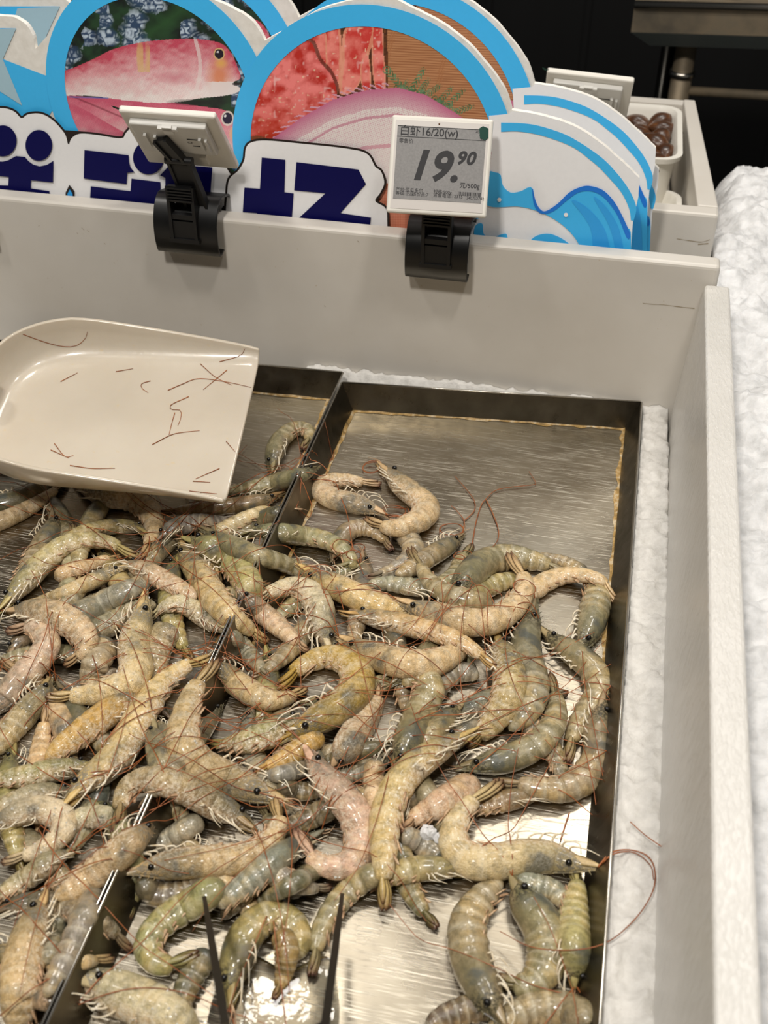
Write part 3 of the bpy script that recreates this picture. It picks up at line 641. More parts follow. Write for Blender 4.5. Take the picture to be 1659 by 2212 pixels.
def clip_parts(t, x0, x1, lean=0.0):
    """a black spring clamp over the top edge of the board (y .019 to .041, z .183)"""
    xm = (x0 + x1) / 2
    def shell(prof, th, xa, xb):
        n = len(prof); a = np.array(prof); T = np.gradient(a, axis=0); N = np.stack([-T[:, 1], T[:, 0]], 1); N /= np.linalg.norm(N, axis=1)[:, None]
        return [tuple(p) for p in a] + [tuple(p) for p in (a + N * th)[::-1]]
    fr = [(.0165, .150), (.004, .1485), (-.0005, .160), (-.001, .172), (.001, .184), (.006, .194), (.013, .2015), (.022, .2045), (.0295, .203)]
    prof = [tuple(q) for q in catmull(fr, 26)]
    o = MB().prism(shell(prof, -.0022, x0, x1), 0, x0, x1).build('clamp_front', MAT['black'], t, auto=35); bevel(o, .0006, 2)
    bk = [(.0295, .203), (.043, .199), (.052, .188), (.053, .172), (.0445, .158)]
    o = MB().prism(shell([tuple(q) for q in catmull(bk, 18)], -.0022, x0, x1), 0, x0, x1).build('clamp_back', MAT['black'], t, auto=35)
    lev = MB(); w = .0125
    # lever with a window: two cheeks, a ribbed top plate, a cross bar
    for sx in (-1, 1):
        xa = xm + sx * w; lev.hexa([(xa - .0016, -.0045, .166), (xa + .0016, -.0045, .166), (xa + .0016, .004, .166), (xa - .0016, .004, .166)], [(xa - .0016, -.004, .222), (xa + .0016, -.004, .222), (xa + .0016, .010, .216), (xa - .0016, .010, .216)])
    lev.box(xm - w, xm + w, -.0035, .001, .206, .222)
    for k in range(5): lev.box(xm - w, xm + w, -.0055, -.0035, .2075 + k * .003, .2088 + k * .003)
    lev.box(xm - w, xm + w, -.003, .004, .188, .193); lev.box(xm - w - .003, xm + w + .003, -.0045, .002, .164, .168); lev.box(xm - w, xm + w, -.0025, .0, .168, .186)
    lev.build('lever', MAT['black_soft'], t, smooth=False)
    MB().tube([(x0 + .004, .0295, .197), (x1 - .004, .0295, .197)], .003, 10).build('spring_pin', MAT['steel_dark'], t)

def e_tag(c, A, w, h, name, label, cat, x0, x1, base, face):
    """c centre, A axes as columns: x across, y up, z out of the face"""
    c = np.array(c); A = np.array(A); A[:, 2] = unit(A[:, 2]); A[:, 0] = unit(A[:, 0] - A[:, 2] * np.dot(A[:, 0], A[:, 2])); A[:, 1] = np.cross(A[:, 2], A[:, 0])
    fr = (c, A)
    t = thing(name, label, cat, base, 'electronic price tags on black clips')
    hs = MB().fbox(fr, -w / 2, w / 2, -h / 2, h / 2, -.007, 0).build('housing', MAT['white_plastic'], t, smooth=False); bevel(hs, .0022, 3)
    W = lambda u, v, d: c + A @ np.array([u, v, d])
    if face:
        MB().fbox(fr, -w * .46, w * .46, -h * .455, h * .45, -.001, .0004).build('bezel', MAT['grey_plastic'], t, smooth=False)
        sw, sh = .0795 * w / .0914, .0650
        ux0, uy1 = -w * .438, h * .392
        sc = MB().fbox(fr, ux0, ux0 + w * .876, uy1 - h * .748, uy1, 0, .0007).build('screen', MAT['paper'], t, smooth=False)
        def txt(body, u, v, size, name='print', mat='ink', **k):
            V, Fc = text_geo(body, size, **k)
            if len(V): mesh_obj(name, [W(u + p[0], v + p[1], .00085) for p in V], Fc, MAT[mat], sc, smooth=False)
        wp = w * .876; hp = h * .748; U = lambda f: ux0 + wp * f; Vv = lambda f: uy1 - hp * f
        txt('白虾16/20(w)', U(.025), Vv(.122), .0096, off=.00010, spacing=.98)
        for nm, a, b, u0, u1 in (('print', .145, .153, 0, 1), ('print', .002, .010, 0, 1)):
            MB().fbox(fr, U(u0), U(u1), Vv(b), Vv(a), .0007, .00085).build(nm, MAT['ink'], sc, smooth=False)
        txt('.4075270', U(.872), Vv(.055), .0032); txt('0:0:0', U(.925), Vv(.100), .0032); txt('11 -', U(.94), Vv(.142), .0032)
        txt('零售价', U(.025), Vv(.232), .0044)
        txt('19.', U(.15), Vv(.715),   .0362, shear=.26, off=.0011, spacing=1.04)
        txt('90', U(.685), Vv(.48), .0158, shear=.26, off=.00055, spacing=1.08)
        txt('元/500g', U(.745), Vv(.80), .0056, off=.00005)
        txt('产地:厄瓜多尔', U(.025), Vv(.895), .0040); txt('等级:正品', U(.025), Vv(.945), .0040); txt('核价员:7', U(.215), Vv(.945), .0040)
        txt('规格:500g', U(.455), Vv(.897), .0040); txt('监督电话:12315', U(.455), Vv(.945), .0040); txt('240752702', U(.83), Vv(.955), .0036)
        bars = MB(); u = .735
        r_ = random.Random(3)
        while u < .985:
            bw = r_.choice([.004, .004, .007, .010]); bars.fbox(fr, U(u), U(u + bw), Vv(.91), Vv(.858), .0007, .00085); u += bw + r_.choice([.004, .005, .008])
        bars.build('barcode', MAT['ink'], sc, smooth=False)
        gs = MB().add([W(*p) for p in [(w * .365, h * .40, .0009), (w * .38, h * .30, .0012), (w * .435, h * .285, .0012), (w * .462, h * .31, .0012), (w * .455, h * .405, .0012), (w * .40, h * .425, .0012)]], [tuple(range(6))]).build('green_sticker', MAT['green'], t, smooth=False)
        v_, f_ = sphere_geo(W(-w * .03, h * .425, .0002), .0009, 10, 6); mesh_obj('sensor_dot', v_, f_, MAT['shell'], t)
        # mast behind the tag
        mw = .0125; xm = (x0 + x1) / 2; top_ = W(.0, -.2 * h, -.009); bot = np.array([xm, .014, .205])
        ax = unit(top_ - bot); s_ = np.array([1., 0, 0]); s_ = unit(s_ - ax * np.dot(s_, ax)); nn = np.cross(s_, ax); L = np.linalg.norm(top_ - bot)
        am = MB().fbox(((bot + top_) / 2, np.array([s_, ax, nn]).T), -mw, mw, -L / 2, L / 2, -.002, .002)
        am.build('mast', MAT['black_soft'], t, smooth=False)
    else:
        bx = MB().fbox(fr, -w * .39, w * .41, -h * .12, h * .40, -.0135, -.007).build('battery_cover', MAT['clear'], t, smooth=False); bevel(bx, .0015, 2)
        MB().fbox(fr, -w * .375, w * .395, -h * .105, h * .385, -.0128, -.0068).build('back_label', MAT['grey_plastic'], bx, smooth=False)
        for (u0, u1, v0, v1) in ((-.30, -.27, .02, .24), (-.20, -.17, .0, .22), (.27, .30, .0, .22), (.33, .355, -.02, .2), (-.05, .05, .30, .42), (-.1, .1, .36, .40)):
            MB().fbox(fr, -u1 * w, -u0 * w, v0 * h, v1 * h, -.0165, -.0132).build('latch_rib', MAT['clear'], bx, smooth=False)
        def btxt(body, u, v, size):
            V, Fc = text_geo(body, size)
            mesh_obj('print', [W(-(u + p[0]), v + p[1], -.01375) for p in V], [f[::-1] for f in Fc], MAT['ink'], bx, smooth=False)
        MB().fbox(fr, -.215 * w, -.155 * w, -h * .41, -h * .24, -.0105, -.007).build('latch_rib', MAT['white_plastic'], t, smooth=False)
        btxt('CE', .13 * w, .10 * h, .0042)
        MB().fbox(fr, -.30 * w, -.14 * w, h * .17, h * .185, -.0139, -.0135).build('print', MAT['ink'], bx, smooth=False)
        MB().fbox(fr, -.30 * w, -.17 * w, h * .05, h * .06, -.0139, -.0135).build('print', MAT['ink'], bx, smooth=False)
        MB().add([W(w * .47, h * .5, -.004), W(w * .56, h * .54, -.004), W(w * .55, h * .50, -.004), W(w * .47, h * .44, -.004)], [(0, 1, 2, 3)]).build('green_sticker', MAT['green'], t, smooth=False)
    return t, W

R1 = [[0.995, -0.0422, 0.0905], [0.0996, 0.4933, -0.8641], [-0.0082, 0.8688, 0.4951]]
t1, W1 = e_tag((-.0614, .0, .263), R1, .0914, .0857, 'price_tag', 'grey screen price tag showing 19.90 on a black clip', 'price tag', -.092, -.031, (-.0615, .03, .183), True)
clip_parts(t1, -.092, -.031)
# the tag seen from behind: our side is its back
R2 = np.array([[0.9998, 0.0108, 0.0179], [0.0208, -0.612, -0.7906], [0.0025, 0.7908, -0.612]])
R2b = np.stack([-R2[:, 0], R2[:, 1], -R2[:, 2]], 1)
t2, W2 = e_tag(np.array((-.309, .0, .2655)) + R2b[:, 2] * .007, R2b, .0922, .0865, 'price_tag', 'white price tag seen from behind, tilted forward on a black clip', 'price tag', -.3475, -.281, (-.314, .03, .183), False)
clip_parts(t2, -.3475, -.281)
def strut(t, a, b, w, th, name='mast'):
    a = np.array(a); b = np.array(b); ax = unit(b - a); s_ = np.array([1., 0, 0]); s_ = unit(s_ - ax * np.dot(s_, ax)); nn = np.cross(s_, ax); L = np.linalg.norm(b - a)
    m = MB().fbox(((a + b) / 2, np.array([s_, ax, nn]).T), -w, w, -L / 2, L / 2, -th, th)
    for sx in (-1, 1): m.fbox(((a + b) / 2, np.array([s_, ax, nn]).T), sx * w - .0015, sx * w + .0015, -L / 2, L / 2, -th - .002, th + .002)
    return m.build(name, MAT['black_soft'], t, smooth=False)
hinge = np.array(W2(.002, -.14 * .0865, -.020)); strut(t2, (-.303, .012, .196), hinge, .0105, .0018)
strut(t2, hinge, W2(.012, .20 * .0865, -.017), .006, .0016, 'hinge_arm')
MB().tube([hinge + [-.0135, 0, 0], hinge + [.0135, 0, 0]], .0042, 12).build('hinge_pin', MAT['black_soft'], t2, auto=40)
R3 = np.array([[0.9988, 0.0456, -0.018], [0.012, -0.5834, -0.8121], [-0.0475, 0.8109, -0.5833]]); R3b = np.stack([-R3[:, 0], R3[:, 1], -R3[:, 2]], 1)
t3, W3 = e_tag(np.array((.0503, .33, .2229)) + R3b[:, 2] * .007, R3b, .096, .082, 'price_tag', 'far price tag turned away, rising behind the second sign', 'price tag', 0, 0, (.05, .33, .165), False)
strut(t3, (.052, .35, .16), W3(0, -.25 * .07, -.016), .008, .002)
# corner of a yellow-edged card at the left edge
card = thing('price_card', 'white card with a yellow stripe cut off by the left edge of the picture', 'card', (-.56, .005, .10))
pc = Py(-22, 545, .012); MB().box(pc[0] - .06, pc[0] + .0105, .0125, .0155, .128, .158).build('card_sheet', MAT['white_plastic'], card, smooth=False)
MB().box(pc[0] - .06, pc[0] + .0085, .0118, .0125, .130, .139).build('yellow_stripe', plain('yellow_print', srgb(206, 196, 60), .5), card, smooth=False)

# ------------------------------------------------------------------ the bin behind, its tubs and brown shellfish
fb = thing('display_bin', 'second white plastic bin on the step behind the signs', 'bin', (-.1, .35, -.05))
A_, B_ = (.206, .205), (.181, .545); A2, B2 = (.184, .205), (.166, .545)
o = MB().box(-.95, .206, .183, .205, -.12, .163).build('front_panel', MAT['board'], fb, smooth=False); bevel(o, .003, 2)
o = MB().hexa([(A2[0], A2[1], -.12), (A_[0], A_[1], -.12), (B_[0], B_[1], -.12), (B2[0], B2[1], -.12)], [(A2[0], A2[1], .163), (A_[0], A_[1], .163), (B_[0], B_[1], .163), (B2[0], B2[1], .163)]).build('side_panel', MAT['board'], fb, smooth=False); bevel(o, .002, 2)
MB().box(-.95, .165, .205, .56, -.05, .06).build('base_panel', MAT['board'], fb, smooth=False)
o = MB().box(-.95, .181, .545, .565, -.12, .155).build('rear_panel', MAT['board'], fb, smooth=False)

scuffs('scuff_mark', [(1462, 516), (1490, 520), (1515, 523), (1533, 518)], .0004, fb, .1827)
scuffs('scuff_mark', [(1508, 528), (1530, 526)], .0006, fb, .1827)
def tub(label, cxy, w, l, h, z0, rot, mat):
    t = thing('plastic_tub', label, 'tub', (cxy[0], cxy[1], z0), 'white tubs in the rear bin')
    def rr(w, l, r, z, n=6):
        out = []
        for sx, sy, a0 in ((1, 1, 0), (-1, 1, 90), (-1, -1, 180), (1, -1, 270)):
            for k in range(n + 1):
                a = math.radians(a0 + 90 * k / n); x = sx * (w / 2 - r) + r * math.cos(a); y = sy * (l / 2 - r) + r * math.sin(a)
                out.append((cxy[0] + x * math.cos(rot) - y * math.sin(rot), cxy[1] + x * math.sin(rot) + y * math.cos(rot), z))
        return out
    loops = [rr(w * .80, l * .84, .02, z0), rr(w * .95, l * .96, .022, z0 + h - .004), rr(w * 1.02, l * 1.02, .024, z0 + h - .006), rr(w * 1.04, l * 1.03, .024, z0 + h), rr(w * .95, l * .965, .022, z0 + h), rr(w * .90, l * .93, .02, z0 + h - .006), rr(w * .77, l * .82, .018, z0 + .005)]
    n = len(loops[0]); V = [p for lp in loops for p in lp]; f = [tuple(range(n - 1, -1, -1)), tuple(range((len(loops) - 1) * n, len(loops) * n))]
    for j in range(len(loops) - 1):
        f += [(j * n + i, j * n + (i + 1) % n, (j + 1) * n + (i + 1) % n, (j + 1) * n + i) for i in range(n)]
    b = mesh_obj('tub_body', V, f, MAT['white_plastic'], t, auto=40); return t
zt = .17
q0, q1 = P(1476, 347, zt), P(1474, 232, zt); rot = math.atan2(q1[0] - q0[0], q1[1] - q0[1]) * -1
ll = np.linalg.norm(q1 - q0); cxy = ((q0[0] + q1[0]) / 2 - .068, (q0[1] + q1[1]) / 2)
tub('white tub full of brown shellfish in the rear bin', cxy, .13, ll * 1.0, .095, zt - .095, rot, None)
q2 = P(1474, 425, .12); tub('empty white tub in front of the brown shellfish', (q2[0] - .068, q2[1] - .045), .13, .11, .06, .062, rot, None)
for k in range(22):
    r_ = random.Random(100 + k); i, j = k % 4, k // 4
    u = (.062 - i * .024 + r_.uniform(-.006, .006)); v = -ll * .38 + j * ll * .16 + r_.uniform(-.008, .008)
    x = cxy[0] + u * math.cos(rot) - v * math.sin(rot) - .018; y = cxy[1] + u * math.sin(rot) + v * math.cos(rot)
    z = zt - .02 + r_.uniform(-.004, .008); a = r_.uniform(0, 6.28); tl = r_.uniform(-.4, .4)
    AX = np.array([[math.cos(a), -math.sin(a), 0], [math.sin(a), math.cos(a), 0], [0, 0, 1]]) @ np.array([[math.cos(tl), 0, math.sin(tl)], [0, 1, 0], [-math.sin(tl), 0, math.cos(tl)]])
    V = []; Fc = []; nu, nv = 14, 14                       # egg-shaped shell with a pointed end and a shallow groove
    for jn in range(nv + 1):
        tt = jn / nv; r0 = .0145 * math.sin(math.pi * tt) ** .8 * (1 - .3 * tt) + .0004
        for iu in range(nu):
            an = 2 * math.pi * iu / nu; gr = 1 - .12 * math.exp(-((an - math.pi / 2) / .35) ** 2)
            V.append(np.array([x, y, z]) + AX @ np.array([(tt - .45) * .044, r0 * gr * math.cos(an), r0 * gr * .85 * math.sin(an)]))
    for jn in range(nv):
        Fc += [(jn * nu + iu, jn * nu + (iu + 1) % nu, (jn + 1) * nu + (iu + 1) % nu, (jn + 1) * nu + iu) for iu in range(nu)]
    o = mesh_obj('shellfish', V, Fc, MAT['shell'], label='glossy dark brown rounded shellfish heaped in the white rear tub'); tag(o, None, 'shellfish', 'brown shellfish in the rear tub')

# ------------------------------------------------------------------ steel table far right
YS = .9
sh = thing('steel_table', 'blurred steel table with a deep box edge in the dark background', 'table', (.3, 1.0, -.6))
zz = lambda px, py, y=YS: Py(px, py, y)
a, b, c, d = zz(1371, 8), zz(1371, 70), zz(1403, 105), zz(1600, 128)
x0s, z_t, z_m, z_b = a[0], a[2], b[2], c[2] - .004
MB().add([(x0s, YS, z_t), (1.2, YS, z_t + .035), (1.2, YS, z_m + .035), (x0s, YS, z_m), (x0s, YS + .5, z_t), (1.2, YS + .5, z_t + .035), (1.2, YS + .5, z_m + .035), (x0s, YS + .5, z_m)],
         [(0, 3, 2, 1), (4, 5, 6, 7), (0, 1, 5, 4), (0, 4, 7, 3), (1, 2, 6, 5), (3, 7, 6, 2)]).build('box_edge', MAT['shelf'], sh, smooth=False)
MB().hexa([(c[0], YS + .03, z_b), (1.2, YS + .03, z_b + .035), (1.2, YS + .47, z_b + .035), (c[0], YS + .47, z_b)], [(x0s, YS, z_m - .0005), (1.2, YS, z_m + .0345), (1.2, YS + .5, z_m + .0345), (x0s, YS + .5, z_m - .0005)]).build('sloped_underside', MAT['underside'], sh, smooth=False)
MB().tube([(x0s, YS - .004, z_t), (1.2, YS - .004, z_t + .035)], .006, 8).build('front_rail', MAT['steel_edge'], sh)
p = zz(1475, 150, YS + .08); MB().tube([(p[0], YS + .08, z_b + .02), (p[0], YS + .08, -.84)], .017, 16).build('leg', MAT['shelf'], sh)
MB().tube([(p[0], YS + .08, zz(1475, 152, YS + .08)[2]), (p[0], YS + .08, zz(1475, 163, YS + .08)[2])], .021, 16).build('leg_collar', MAT['steel_edge'], sh)
p2 = zz(1438, 150, YS + .35); MB().tube([(p2[0], YS + .35, z_b + .02), (p2[0], YS + .35, -.84)], .014, 16).build('leg', MAT['steel_dark'], sh)
p3 = zz(1500, 197, YS + .08); MB().tube([(p[0], YS + .08, p3[2]), (1.2, YS + .08, p3[2] + .01)], .0075, 12).build('stretcher', MAT['shelf'], sh)
for k in range(9):
    v_, f_ = sphere_geo((x0s + .045 + k * .034, YS + .05 + .012 * (k % 3), z_t + .010 + .0035 * k * .3), .014, 10, 7, (1.2, .9, .75)); o = mesh_obj('shellfish', v_, f_, MAT['shell'], label='dark shellfish in a row on the far steel table top'); tag(o, None, 'shellfish', 'shellfish on the far steel table')
# ---- key, label, colour, frost, width in the photo, flags (h head hidden, t tail hidden, v belly on the other side, l no legs), spine head to tail
DATA = [
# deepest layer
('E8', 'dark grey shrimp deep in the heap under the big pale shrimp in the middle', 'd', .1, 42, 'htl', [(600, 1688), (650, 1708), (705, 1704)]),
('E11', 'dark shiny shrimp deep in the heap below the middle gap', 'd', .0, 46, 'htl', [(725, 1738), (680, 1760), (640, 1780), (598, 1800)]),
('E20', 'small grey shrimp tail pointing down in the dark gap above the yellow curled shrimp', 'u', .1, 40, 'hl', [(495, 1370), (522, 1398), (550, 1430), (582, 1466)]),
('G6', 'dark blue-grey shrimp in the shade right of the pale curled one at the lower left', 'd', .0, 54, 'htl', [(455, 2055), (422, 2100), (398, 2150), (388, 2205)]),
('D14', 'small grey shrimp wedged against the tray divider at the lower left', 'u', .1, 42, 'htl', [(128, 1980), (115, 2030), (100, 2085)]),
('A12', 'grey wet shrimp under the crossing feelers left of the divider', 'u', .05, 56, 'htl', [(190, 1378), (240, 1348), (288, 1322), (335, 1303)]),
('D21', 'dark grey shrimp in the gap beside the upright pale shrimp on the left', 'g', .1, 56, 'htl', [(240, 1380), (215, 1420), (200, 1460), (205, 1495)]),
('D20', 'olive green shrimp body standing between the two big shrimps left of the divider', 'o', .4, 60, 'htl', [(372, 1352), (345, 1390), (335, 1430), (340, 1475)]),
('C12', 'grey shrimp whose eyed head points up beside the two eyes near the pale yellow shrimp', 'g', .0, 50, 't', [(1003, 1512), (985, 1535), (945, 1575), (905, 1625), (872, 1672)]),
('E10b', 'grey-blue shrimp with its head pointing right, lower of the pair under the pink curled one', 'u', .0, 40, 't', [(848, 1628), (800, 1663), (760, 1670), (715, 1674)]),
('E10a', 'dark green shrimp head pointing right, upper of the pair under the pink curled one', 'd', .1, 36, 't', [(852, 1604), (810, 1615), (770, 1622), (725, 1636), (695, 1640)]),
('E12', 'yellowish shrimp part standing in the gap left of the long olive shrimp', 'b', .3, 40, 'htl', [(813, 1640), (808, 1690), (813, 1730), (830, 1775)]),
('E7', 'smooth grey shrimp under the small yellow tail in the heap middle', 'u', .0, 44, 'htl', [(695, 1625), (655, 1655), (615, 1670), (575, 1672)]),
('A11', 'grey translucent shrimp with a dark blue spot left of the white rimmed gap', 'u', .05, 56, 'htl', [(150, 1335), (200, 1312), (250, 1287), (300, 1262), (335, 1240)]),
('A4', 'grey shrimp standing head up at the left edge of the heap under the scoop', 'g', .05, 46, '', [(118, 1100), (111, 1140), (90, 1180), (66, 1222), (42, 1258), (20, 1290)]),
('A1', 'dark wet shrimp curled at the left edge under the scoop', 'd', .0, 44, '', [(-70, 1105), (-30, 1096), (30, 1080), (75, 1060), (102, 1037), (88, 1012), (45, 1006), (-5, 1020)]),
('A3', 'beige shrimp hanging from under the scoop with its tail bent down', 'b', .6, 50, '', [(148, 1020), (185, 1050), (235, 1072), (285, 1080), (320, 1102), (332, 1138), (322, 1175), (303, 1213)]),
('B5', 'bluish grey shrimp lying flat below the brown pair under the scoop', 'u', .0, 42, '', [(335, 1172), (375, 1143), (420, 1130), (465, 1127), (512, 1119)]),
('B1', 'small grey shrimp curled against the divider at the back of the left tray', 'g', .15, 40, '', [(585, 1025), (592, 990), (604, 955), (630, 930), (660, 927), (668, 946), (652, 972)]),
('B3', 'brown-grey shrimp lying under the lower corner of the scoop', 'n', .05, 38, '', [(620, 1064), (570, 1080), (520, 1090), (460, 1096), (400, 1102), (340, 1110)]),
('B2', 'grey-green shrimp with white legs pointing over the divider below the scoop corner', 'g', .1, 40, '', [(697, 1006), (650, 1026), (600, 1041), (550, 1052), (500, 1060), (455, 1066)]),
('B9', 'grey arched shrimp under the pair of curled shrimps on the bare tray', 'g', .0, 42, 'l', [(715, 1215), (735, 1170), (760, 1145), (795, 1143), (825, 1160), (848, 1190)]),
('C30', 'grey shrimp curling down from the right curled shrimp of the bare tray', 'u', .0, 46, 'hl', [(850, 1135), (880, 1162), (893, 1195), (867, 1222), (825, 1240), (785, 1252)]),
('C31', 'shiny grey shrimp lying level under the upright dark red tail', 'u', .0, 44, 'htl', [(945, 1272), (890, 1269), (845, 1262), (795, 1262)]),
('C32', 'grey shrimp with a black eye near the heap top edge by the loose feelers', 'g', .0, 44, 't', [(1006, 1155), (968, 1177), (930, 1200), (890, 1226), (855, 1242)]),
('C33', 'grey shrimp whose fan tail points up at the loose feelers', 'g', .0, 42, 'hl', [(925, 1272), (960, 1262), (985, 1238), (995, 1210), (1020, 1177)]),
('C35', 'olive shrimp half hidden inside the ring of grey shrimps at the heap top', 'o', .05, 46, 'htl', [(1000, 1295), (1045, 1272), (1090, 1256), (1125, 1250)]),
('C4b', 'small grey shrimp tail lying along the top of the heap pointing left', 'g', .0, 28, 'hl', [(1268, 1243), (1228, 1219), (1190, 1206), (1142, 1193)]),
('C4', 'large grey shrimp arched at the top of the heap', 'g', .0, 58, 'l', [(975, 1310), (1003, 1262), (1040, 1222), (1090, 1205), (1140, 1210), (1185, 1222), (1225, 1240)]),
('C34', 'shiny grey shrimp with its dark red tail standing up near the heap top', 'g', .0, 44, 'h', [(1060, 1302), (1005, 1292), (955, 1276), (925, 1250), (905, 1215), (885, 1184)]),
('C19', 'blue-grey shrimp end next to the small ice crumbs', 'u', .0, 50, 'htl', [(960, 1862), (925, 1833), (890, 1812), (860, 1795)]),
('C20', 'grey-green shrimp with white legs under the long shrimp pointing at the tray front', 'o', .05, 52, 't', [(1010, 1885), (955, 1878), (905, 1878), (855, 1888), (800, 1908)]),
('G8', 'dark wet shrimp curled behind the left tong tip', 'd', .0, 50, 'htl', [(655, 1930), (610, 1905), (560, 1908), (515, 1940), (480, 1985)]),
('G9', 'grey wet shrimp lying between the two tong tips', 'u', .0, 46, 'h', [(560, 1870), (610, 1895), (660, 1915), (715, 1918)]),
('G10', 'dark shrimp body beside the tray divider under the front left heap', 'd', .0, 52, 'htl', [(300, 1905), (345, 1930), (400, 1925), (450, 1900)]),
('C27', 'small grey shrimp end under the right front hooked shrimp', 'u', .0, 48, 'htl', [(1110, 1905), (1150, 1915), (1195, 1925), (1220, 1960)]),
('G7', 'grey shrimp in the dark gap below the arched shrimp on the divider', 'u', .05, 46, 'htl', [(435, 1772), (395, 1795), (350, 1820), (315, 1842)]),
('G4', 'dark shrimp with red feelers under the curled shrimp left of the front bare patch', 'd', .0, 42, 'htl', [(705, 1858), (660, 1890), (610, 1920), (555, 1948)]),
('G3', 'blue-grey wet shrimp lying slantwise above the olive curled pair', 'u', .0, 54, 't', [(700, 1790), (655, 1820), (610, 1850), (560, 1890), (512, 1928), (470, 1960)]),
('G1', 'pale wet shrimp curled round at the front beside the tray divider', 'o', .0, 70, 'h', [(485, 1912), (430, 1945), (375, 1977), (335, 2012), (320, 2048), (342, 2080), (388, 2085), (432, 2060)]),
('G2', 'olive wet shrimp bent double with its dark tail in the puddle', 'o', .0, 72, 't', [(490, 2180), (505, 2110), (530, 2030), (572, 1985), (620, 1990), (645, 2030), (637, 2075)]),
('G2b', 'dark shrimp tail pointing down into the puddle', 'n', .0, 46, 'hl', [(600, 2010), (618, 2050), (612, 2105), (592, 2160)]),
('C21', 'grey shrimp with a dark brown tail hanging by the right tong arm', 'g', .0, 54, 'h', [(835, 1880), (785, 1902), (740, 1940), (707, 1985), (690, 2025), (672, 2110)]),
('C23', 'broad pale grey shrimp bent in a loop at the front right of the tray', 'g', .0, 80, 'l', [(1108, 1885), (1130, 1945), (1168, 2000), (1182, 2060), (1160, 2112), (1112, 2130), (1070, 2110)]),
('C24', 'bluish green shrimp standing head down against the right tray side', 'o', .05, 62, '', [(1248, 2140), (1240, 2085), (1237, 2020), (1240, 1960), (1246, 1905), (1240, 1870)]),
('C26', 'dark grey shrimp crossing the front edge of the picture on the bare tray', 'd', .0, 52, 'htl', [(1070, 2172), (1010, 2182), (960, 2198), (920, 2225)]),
('C25', 'grey-beige shrimp cut off by the front edge at the right tray side', 'g', .1, 64, 'htl', [(1275, 2205), (1220, 2182), (1150, 2182), (1095, 2207), (1055, 2240)]),
# middle layers
('A2', 'beige shrimp pointing its tail up at the scoop from the left edge', 'b', .6, 40, '', [(-90, 1165), (-50, 1148), (-10, 1130), (40, 1108), (85, 1083), (114, 1062), (144, 1034)]),
('A5', 'greenish shrimp lying level with its head pointing right below the scoop', 'o', .25, 36, 't', [(330, 1158), (295, 1141), (250, 1138), (200, 1145), (155, 1160), (130, 1185)]),
('A7', 'short beige shrimp end under the big yellow shrimp at the left', 'b', .4, 32, 'h', [(118, 1250), (155, 1233), (195, 1222), (225, 1209), (264, 1202)]),
('B4', 'grey-beige shrimp whose tail leans on the divider', 'b', .15, 36, 'h', [(450, 1170), (478, 1150), (505, 1134), (540, 1115), (575, 1100), (610, 1104)]),
('B10', 'frosty beige shrimp curled on the bare tray, left of the pair', 'b', .8, 44, '', [(838, 1119), (808, 1101), (765, 1086), (722, 1076), (697, 1060), (706, 1043), (745, 1038), (782, 1042), (824, 1047)]),
('B11', 'beige shrimp bent at a right angle on the bare tray, right of the pair', 'b', .7, 52, '', [(817, 997), (842, 1022), (870, 1052), (900, 1075), (920, 1097), (908, 1120), (880, 1134), (845, 1140), (788, 1121)]),
('B12b', 'grey-olive shrimp lying behind the yellow one at the left of the divider', 'o', .1, 58, 't', [(392, 1158), (440, 1178), (490, 1203), (525, 1243), (546, 1285), (562, 1315)]),
('B7', 'translucent grey shrimp with white legs and black eye across the divider', 'g', .0, 46, '', [(512, 1160), (550, 1150), (600, 1152), (650, 1158), (700, 1167), (738, 1187), (758, 1213), (746, 1232), (714, 1232)]),
('B6', 'slim grey-yellow shrimp slanting down right over the divider', 'g', .15, 44, 't', [(426, 1140), (465, 1158), (505, 1178), (550, 1198), (600, 1212), (645, 1229), (685, 1242)]),
('C6', 'grey shrimp hanging head down next to the right tray side', 'g', .05, 56, 't', [(1255, 1415), (1262, 1380), (1275, 1340), (1287, 1300), (1288, 1265), (1265, 1245)]),
('C5', 'beige shrimp reaching its tail over the right tray side', 'b', .5, 44, 'h', [(1105, 1305), (1145, 1280), (1185, 1255), (1230, 1243), (1275, 1246), (1308, 1262), (1336, 1307)]),
('C8', 'grey shiny shrimp bending along the right side of the tray', 'g', .0, 54, '', [(1160, 1345), (1195, 1384), (1240, 1414), (1280, 1450), (1291, 1493), (1270, 1530), (1248, 1565), (1232, 1605), (1222, 1650)]),
('C11', 'blue-grey shrimp arched behind the dark grey one right of the middle', 'u', .0, 56, 'htl', [(925, 1512), (952, 1468), (995, 1452), (1035, 1462)]),
('C16', 'brown-grey shrimp with a black eye under the red tipped tail at the right', 'n', .15, 46, 't', [(1180, 1718), (1135, 1722), (1090, 1732), (1040, 1742), (995, 1748)]),
('C7', 'grey shiny shrimp standing head up beside the pale yellow one', 'g', .0, 60, 't', [(1162, 1290), (1149, 1330), (1136, 1370), (1134, 1415), (1146, 1460), (1150, 1500), (1134, 1540), (1100, 1578)]),
('C14', 'shiny grey shrimp bending up to the pale yellow one at the right', 'g', .0, 60, '', [(985, 1665), (1045, 1650), (1105, 1634), (1158, 1607), (1192, 1567), (1200, 1530), (1195, 1490), (1184, 1455)]),
('C15', 'long shiny grey shrimp bent at the elbow against the right tray side', 'g', .0, 58, '', [(1313, 1485), (1300, 1530), (1288, 1580), (1288, 1632), (1265, 1677), (1220, 1702), (1170, 1702), (1125, 1694), (1065, 1690)]),
('E1', 'olive and beige shrimp lying behind the two crossed tails', 'y', .5, 54, '', [(440, 1425), (485, 1452), (532, 1488), (582, 1511), (625, 1505), (662, 1488)]),
